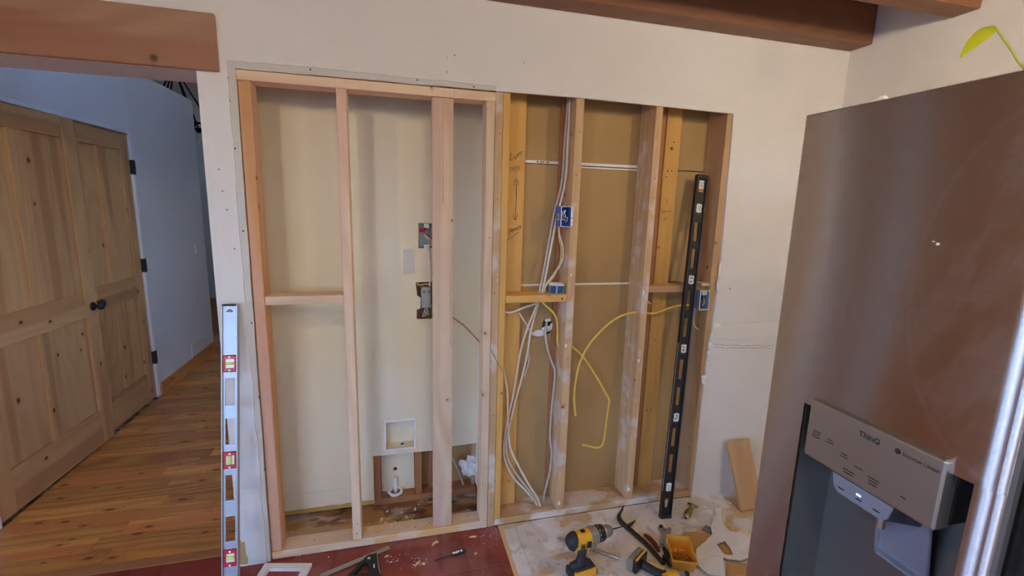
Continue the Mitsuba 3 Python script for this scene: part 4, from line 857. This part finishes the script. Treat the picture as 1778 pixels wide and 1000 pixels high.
def scatter(n, fx, rlo, rhi, z):
    out = []
    for _ in range(n):
        x, y = fx()
        if z < .01 and any(LineString(a).distance(Point(x, y)) < b for a, b in KEEP): continue
        r = rlo * (rhi / rlo) ** (rc.random() ** 2.2)
        m = kinds[rc.integers(6)].copy(); m.apply_scale(r); m.apply_transform(rotz(rc.uniform(0, 6.28))); m.apply_translation([x, y, z + r * .45]); out.append(m)
    return cat(*out)
KEEP = [([(.71, -.395), (.84, -.375)], .055), ([(1.0, -.40), (1.16, -.52), (1.27, -.48)], .05), ([(1.17, -.43), (1.12, -.17), (1.11, -.08)], .024), ([(1.12, -.165), (1.175, -.15)], .018), ([(1.2, -.22), (1.19, -.45)], .028),
        ([(1.21, -.33), (1.34, -.17)], .04), ([(1.246, -.309), (1.346, -.347), (1.28, -.502), (1.179, -.462), (1.246, -.309)], .03), ([(1.29, -.33), (1.235, -.48)], .09), ([(1.44, -.18), (1.58, -.06)], .034), ([(.745, -.155), (.99, -.35)], .018), ([(1.30, -.13), (1.42, -.13)], .03),
        ([(.15, -.17), (.31, -.14)], .014), ([(-.04, -.045), (-.31, -.15)], .02), ([(-.16, -.09), (-.1, -.22)], .06), ([(-.58, -.03), (-.37, -.08), (-.4, -.25)], .05), ([(1.78, -.17), (1.95, -.17)], .03)]
def near(x, y, s): return lambda: (min(x + rc.normal() * s, .484), min(y + rc.normal() * s * .6, -.004))
add('plaster_crumb', cat(scatter(60, lambda: (rc.uniform(-.5, .48), rc.uniform(-.33, -.006)), .0012, .004, .0), scatter(45, near(.09, -.165, .035), .0015, .005, 0), scatter(45, near(.42, -.05, .05), .0012, .004, 0), scatter(50, near(.41, -.12, .035), .001, .003, 0), scatter(18, near(-.02, -.12, .03), .002, .006, 0), scatter(16, near(-.5, -.01, .06), .0015, .004, 0)),
    'gypsum', label='white plaster crumbs scattered over the red floor', cat='plaster debris', kind='stuff')
add('plaster_crumb', cat(scatter(230, lambda: (rc.uniform(.50, 1.9), -abs(rc.normal()) * .22 - .006), .0012, .0050, .002), scatter(22, lambda: (rc.uniform(.55, 1.85), rc.uniform(-.3, -.01)), .005, .011, .002)),
    'gypsum', label='white plaster crumbs scattered over the gray floor', cat='plaster debris', kind='stuff')
add('plaster_crumb', scatter(150, lambda: (rc.uniform(.53, 1.57), rc.uniform(.012, .125)), .001, .006, .038), 'gypsum', label='white plaster crumbs lying on the old sole plate', cat='plaster debris', kind='stuff')
add('plaster_crumb', cat(scatter(40, lambda: (rc.uniform(-.5, .38), rc.uniform(.10, .255)), .002, .008, .004), scatter(14, lambda: (rc.uniform(-.1, .1), rc.uniform(.12, .24)), .006, .016, .004)), 'gypsum', label='plaster crumbs on the dirty floor behind the new sole plate', cat='plaster debris', kind='stuff')
add('sawdust', scatter(260, lambda: (rc.normal() * .03 + .45, -abs(rc.normal()) * .06 - .004), .0007, .0022, .0), 'gypsum', label='streaks of white dust on the red floor below the tan stud', cat='dust', kind='stuff')
# torn plaster on the cut edge of the right opening and on studs
for x, y, z, s, sd_ in ((1.606, -.010, .716, (.018, .006, .012), 1), (1.600, -.012, .700, (.010, .005, .022), 2), (1.652, -.0135, 1.002, (.026, .0025, .010), 3), (1.618, -.010, .90, (.009, .006, .02), 4), (1.617, -.010, .85, (.008, .006, .016), 5), (1.626, -.010, 1.22, (.006, .005, .03), 6), (1.628, -.011, 1.30, (.006, .004, .04), 7), (1.614, -.010, .80, (.006, .005, .012), 8)):
    add('torn_edge', lump((x, y, z), 1.0, 60 + sd_, 2, .5, s), 'gypsum', True, parent='wall_back', label='torn white plaster at the cut edge')
for key, x, y, z, s in ((s9, 1.207, -.0005, 1.185, (.006, .0016, .03)), (s9, 1.222, -.0005, 1.165, (.005, .0014, .022)), (s9, 1.210, -.0005, .83, (.007, .0014, .018)), (s9, 1.213, -.0005, .87, (.004, .0012, .03)), (s8, .806, -.0005, .93, (.007, .0012, .012)), (s8, .822, -.0005, 1.02, (.004, .0012, .02)), (s8, .815, -.0005, 1.28, (.006, .0012, .012)), (s5, .455, -.0005, 1.26, (.006, .0012, .008)), (s9, 1.21, -.0005, .10, (.012, .0016, .016)), (s8, .812, -.0005, .075, (.012, .0016, .02))):
    add('plaster_spot', lump((x, y + .0004, z), 1.0, int(z * 1000), 3, .9, (s[0] * .55, s[1], s[2] * .6)), 'gypsum', True, parent=key, label='white plaster spot')
# dents, holes and nail marks in the white wall
for x, z, r in ((1.70, 1.20, .004), (1.655, 1.11, .002), (.255, 2.19, .003), (.55, 2.19, .003), (1.80, 1.37, .002), (-.625, 1.62, .003), (-.632, 1.70, .003), (-.615, 1.55, .003), (-.60, 1.40, .003)):
    add('screw_hole', cyl((x, -.0128, z), (x, -.0134, z), r, n=10), 'tool_gray', parent='wall_back')
for x, z in ((-.585, 2.03), (-.585, 1.95), (-.578, 1.78), (-.572, 1.47), (-.566, 1.10), (-.56, .78), (-.560, .45), (-.3, 2.085), (.1, 2.083), (.33, 2.078)):
    add('screw_hole', cyl((x + .006, -.0085, z), (x + .006, -.0095, z), .003, n=10), 'iron', parent='wall_back')
add('pencil_line', cat(bx(.224, .2255, -.0133, -.0129, 2.12, 2.13), bx(.2245, .2250, -.0133, -.0129, 2.17, 2.19)), 'iron', parent='wall_back')
for (x0, z0, x1, z1) in ((1.64, .898, 2.03, .868), (1.64, .880, 2.03, .858), (1.645, .925, 1.85, .912), (1.66, 1.012, 2.03, 1.006)):
    n_ = 14; pts = [(x0 + (x1 - x0) * i / n_, -.0131, z0 + (z1 - z0) * i / n_ + rc.normal() * .0025) for i in range(n_ + 1)]
    add('scrape', tube(pts, .0011, 5, .0004, sp=2), 'tool_gray' if z0 < .9 else 'bare_board', parent='wall_back', label='gray scrape line on the white wall')
add('old_paint_band', xz_prism(Polygon(ragged((1.635, .93), (2.262, .93), .05, .004, 31) + ragged((2.262, 1.006), (1.66, 1.008), .05, .003, 32)), -.0137, -.0129), 'paper_white', parent='wall_back', label='rough unpainted band across the white wall')

for i in range(13):
    z = .16 + i * .062 + rc.normal() * .012
    add('plaster_dot', lump((-.578 + rc.normal() * .003, -.0095, z), 1.0, 200 + i, 2, .4, (.0035, .0018, .0045)), 'gypsum', True, parent='wall_back', label='small white plaster dot')
# ================================================================ refrigerator
G0, G1, G2 = -1.276, -1.664, -1.690       # far edge, near edge of the left door, start of the right door
FX, ZT, ZB = .750, 1.772, .64
def brushed(p, n, uv): return mi.Float(.26) + .06 * noise(uv.y * 900, uv.x * 2.0)
def smear(p, n, uv):
    y, z = uv.x, uv.y
    d = dr.sqrt(dr.square(y + 1.66) + dr.square((z - 1.50) * .60))
    a = sst(.175, .135, d) * (.25 + .75 * sst(.3, .7, fbm(y * 26 + z * 9, z * 10, octaves=4)))
    arc = sst(.004, .0015, dr.abs(d - .150)) * .22
    return .022 + .028 * dr.clip(a + arc, 0, 1)
scene['stainless'] = {'type': 'twosided', 'bsdf': {'type': 'roughconductor', 'distribution': 'ggx', 'alpha_u': mikit.proc(smear), 'alpha_v': mikit.proc(brushed), 'specular_reflectance': {'type': 'rgb', 'value': [.68, .65, .62]}}}
plain('fridge_side', '6c6864', .45, metal=.3)
plain('fridge_dark', '2b2a2a', .4)
plain('panel_metal', 'b3a898', .36, metal=.9)
plain('recess_metal', '80817c', .36, metal=.8)
plain('gray_print', '38312d', .7, spec=.1)
plain('paddle_gray', '8f95a3', .38, metal=.5)
def prof(y, a, b, r0, r1, bulge):
    """front x of a door at y between its edges a > b"""
    w = a - b; t = (a - y) / w; x = FX - bulge * (1 - (2 * t - 1) ** 2) + bulge * .0
    for e, r in ((a - y, r0), (y - b, r1)):
        if e < r: x += r - math.sqrt(max(r * r - (r - e) ** 2, 0))
    return x
def curved(ys, zs, a, b, r0, r1, bulge):
    V, U = [], []
    for z in zs:
        for y in ys: V.append((prof(y, a, b, r0, r1, bulge), y, z)); U.append((y, z))
    n = len(ys); F_ = [[i * n + j, i * n + j + 1, (i + 1) * n + j + 1, (i + 1) * n + j] for i in range(len(zs) - 1) for j in range(n - 1)]
    return np.array(V), np.array(F_), np.array(U)
def front(patches, a, b, r0, r1, bulge):
    Vs, Fs, Us, o = [], [], [], 0
    for ys, zs in patches:
        v, f, u = curved(ys, zs, a, b, r0, r1, bulge); Vs.append(v); Fs.append(f + o); Us.append(u); o += len(v)
    f = np.vstack(Fs); f = np.vstack([f[:, [0, 1, 2]], f[:, [0, 2, 3]]])
    return trimesh.Trimesh(np.vstack(Vs), f, process=False), np.vstack(Us)
def ys_between(y0, y1, a, b, r0, r1):
    s = {y0, y1}
    for i in range(13):
        c = math.cos(i / 12 * math.pi / 2)
        s |= {a - r0 * (1 - c), b + r1 * (1 - c)}
    s |= set(np.linspace(a, b, 25))
    return sorted([y for y in s if y1 - 1e-9 <= y <= y0 + 1e-9], reverse=True)
fk = thing('refrigerator', 'tall brushed stainless refrigerator with a dispenser in its left door', 'refrigerator')
add('cabinet', bx(.852, 1.58, -2.078, G0 - .006, .02, 1.745, .004), 'fridge_side', parent=fk)
D0, D1, DZ1 = -1.3635, -1.628, 1.243       # dispenser opening
DZ0 = .80
r0, r1, bg = .006, .030, .004
A = (G0, G1, r0, r1)
pz = [ZB, DZ0, DZ1, ZT]
pat = [(ys_between(G0, D0, *A), [ZB, DZ0]), (ys_between(D0, D1, *A), [ZB, DZ0]), (ys_between(D1, G1, *A), [ZB, DZ0]), (ys_between(G0, D0, *A), [DZ0, DZ1]), (ys_between(D1, G1, *A), [DZ0, DZ1]),
       (ys_between(G0, D0, *A), list(np.linspace(DZ1, ZT, 6))), (ys_between(D0, D1, *A), list(np.linspace(DZ1, ZT, 6))), (ys_between(D1, G1, *A), list(np.linspace(DZ1, ZT, 6)))]
m, uv = front(pat, *A, bg); ld = add('left_door', m, 'stainless', True, uv=uv, parent=fk)
add('shell', cat(sub(bx(FX + .010, .848, G1 + .0015, G0 - .0015, ZB, ZT - .0008), bx(FX - .1, .84, D1 - .001, D0 + .001, DZ0 - .001, DZ1 + .001)), bx(FX + .004, .78, G1 + .02, G0 - .006, ZT - .003, ZT)), 'fridge_side', parent=ld)
add('top_edge', bx(FX - .0015, .846, G1 + .02, G0 - .004, ZT, ZT + .002, .0008), 'panel_metal', parent=ld)
rk = add('dispenser_recess', sub(bx(FX + .0045, .842, D1 - .004, D0 + .004, DZ0 - .004, DZ1 + .004), bx(FX - .1, .838, D1, D0, DZ0, DZ1)), 'recess_metal', parent=ld)
pk = add('control_panel', rbox(.7375, .768, -1.601, -1.3835, 1.152, 1.262, .0045, 10), 'panel_metal', parent=ld, smooth=30)
add('panel_back', bx(.769, .836, -1.601, -1.3845, 1.158, 1.24), 'fridge_dark', parent=ld)
def ytext(txt, h, y, z, x=.7373, m='gray_print', bold=False):
    t = meshkit.text_mesh(txt, h, .0004, bold); Mt = np.eye(4); Mt[:3, :3] = np.array([[0, 0, -1], [-1, 0, 0], [0, 1, 0]]); Mt[:3, 3] = x, y, z; t.apply_transform(Mt); return t
add('lettering', ytext('ThinQ', .0088, -1.4775, 1.2375, bold=True), 'fridge_dark', parent=pk, label='dark lettering ThinQ')
add('lettering', ytext('Inverter Linear', .0052, -1.5455, 1.2395), 'gray_print', parent=pk, label='small lettering Inverter Linear')
add('logo_dot', cyl((.7376, -1.5385, 1.2425), (.7371, -1.5385, 1.2425), .0045, n=18), 'gray_print', parent=pk)
R2 = np.random.default_rng(4)
for (y, z, w, n_) in ((-1.405, 1.205, .016, 3), (-1.432, 1.203, .016, 2), (-1.46, 1.192, .014, 2), (-1.486, 1.182, .022, 1), (-1.472, 1.168, .02, 2), (-1.512, 1.178, .018, 3), (-1.557, 1.176, .008, 1)):
    for i in range(n_):
        ww = w * R2.uniform(.6, 1); add('print_row', bx(.7369, .7374, y - ww / 2, y + ww / 2, z - i * .005, z - i * .005 + .0016), 'gray_print', parent=pk)
# nozzle block with its three-button strip
def yz_hull(poly0, x0, poly1, x1): return hullpts([(x0, y, z) for y, z in poly0] + [(x1, y, z) for y, z in poly1])
nz = add('nozzle', yz_hull([(-1.443, 1.151), (-1.545, 1.151), (-1.538, 1.123), (-1.530, 1.118), (-1.458, 1.118), (-1.448, 1.124)], .744, [(-1.43, 1.151), (-1.57, 1.151), (-1.545, 1.105), (-1.46, 1.100)], .81), 'fridge_dark', parent=ld)
strip_ = Polygon([(-1.443, 1.1505), (-1.5445, 1.1505), (-1.5385, 1.126), (-1.532, 1.1195), (-1.457, 1.1195), (-1.449, 1.126)])
tb = add('button_strip', yz_prism(strip_, .7405, .7438), 'paddle_gray', parent=ld)
for y in (-1.462, -1.493, -1.522): add('button_mark', bx(.7401, .7405, y - .005, y + .005, 1.128, 1.1305), 'gray_print', parent=tb)
mi_led = bx(.7398, .7404, -1.4955, -1.4885, 1.1355, 1.138)
scene[tb + '__status_light'] = mikit.ply(mi_led, 'white_plastic', emitter={'type': 'area', 'radiance': {'type': 'rgb', 'value': [3.0, 4.5, 16.0]}})
tag(tb + '__status_light', 'glowing blue status light')
add('spout', cyl((.79, -1.50, 1.075), (.79, -1.50, 1.104), .007, n=14), 'panel_metal', parent=ld)
PM = tr(.815, -1.519, 1.06) @ trimesh.transformations.rotation_matrix(-.16, [0, 1, 0])
add('paddle', mv(cat(sub(rbox(-.005, .004, -.043, .043, -.055, .075, .004, 8), bx(-.02, -.001, -.034, .034, -.044, .08)), bx(-.012, -.001, -.034, .034, -.049, -.044, .001)), PM), 'paddle_gray', parent=ld, smooth=30)
# right door and lower drawers
A2 = (G2, -2.078, .030, .006)
m, uv = front([(ys_between(G2, -2.078, *A2), list(np.linspace(ZB, ZT, 8)))], *A2, bg); rd = add('right_door', m, 'stainless', True, uv=uv, parent=fk)
add('shell', bx(FX + .010, .848, -2.0765, G2 - .0015, ZB, ZT - .0008), 'fridge_side', parent=rd)
add('gasket', bx(.80, .851, G2 - .004, G1 + .004, ZB, 1.74), 'fridge_dark', parent=fk)
for z0, z1 in ((.36, .632), (.06, .352)):
    A3 = (G0, -2.078, .006, .006)
    m, uv = front([(ys_between(G0, -2.078, *A3), [z0, z1 - .03, z1])], *A3, bg); dk = add('drawer', m, 'stainless', True, uv=uv, parent=fk)
    add('shell', bx(FX + .010, .848, -2.0765, G0 - .0015, z0, z1), 'fridge_side', parent=dk)
add('foot_grille', bx(.79, .85, -2.07, G0 - .01, .004, .055, .003), 'fridge_dark', parent=fk)
for x in (.9, 1.5):
    for y in (-1.33, -2.02): add('foot', cyl((x, y, .002), (x, y, .022), .018, n=12), 'fridge_dark', parent=fk)
add('residue', cat(lump((FX - .0042, -1.534, 1.557), 1.0, 91, 2, .6, (.001, .0022, .0018)), lump((FX - .0042, -1.528, 1.560), 1.0, 92, 2, .6, (.0008, .0016, .001))), 'gypsum', True, parent=ld, label='white sticker residue')
# things on top
add('crumpled_paper', lump((.95, -1.262, 1.80), .036, 77, 3, .6, (1, .8, .75)), 'paper_white', label='crumpled white paper on top of the refrigerator', cat='paper')
k = thing('potted_plant', 'yellow-green trailing plant with one drooping leaf on top of the refrigerator', 'plant')
pc = np.array([.97, -1.585, 1.746])
add('pot', lathe([(0, 0), (.038, 0), (.050, .085), (.052, .085), (.052, .095), (.047, .095), (.044, .08), (0, .078)], pc), 'cardboard', 30, parent=k)
add('stem', tube([(.97, -1.585, 1.83), (.962, -1.53, 1.828), (.953, -1.482, 1.822), (.95, -1.469, 1.831), (.95, -1.450, 1.862), (.95, -1.432, 1.890), (.95, -1.425, 1.901)], .0016, 6), 'leaf_stem', True, parent=k)
def leaf(base, tip, width, droop, n=14, mcols=7, roll=0.0):
    base, tip = np.array(base, float), np.array(tip, float); V, F_ = [], []
    ctrl = (base + tip) / 2 + np.array([0, 0, droop])
    ax = tip - base; ax /= np.linalg.norm(ax); sd = np.cross(np.array([.75, .25, .6]), ax); sd /= np.linalg.norm(sd)
    for i in range(n + 1):
        t = i / n; c = (1 - t) ** 2 * base + 2 * t * (1 - t) * ctrl + t * t * tip
        w = width * (math.sin(math.pi * min(1, t * .96 + .03)) ** .7) * (1 - .35 * t)
        for j in range(mcols):
            s = j / (mcols - 1) * 2 - 1; V.append(c + sd * w * s + np.array([0, 0, -.35 * w * s * s * 1.0]))
    for i in range(n):
        for j in range(mcols - 1):
            a_ = i * mcols + j; F_.append([a_, a_ + 1, a_ + mcols + 1, a_ + mcols])
    return np.array(V), np.array(F_)
add('leaf', leaf((.95, -1.427, 1.9005), (.945, -1.386, 1.864), .0125, .022), 'leaf', True, parent=k, label='yellow-green drooping leaf')
add('leaf', leaf((.97, -1.585, 1.83), (1.02, -1.66, 1.86), .03, .05), 'leaf', True, parent=k)
add('leaf', leaf((.97, -1.585, 1.83), (1.06, -1.57, 1.87), .03, .05), 'leaf', True, parent=k)
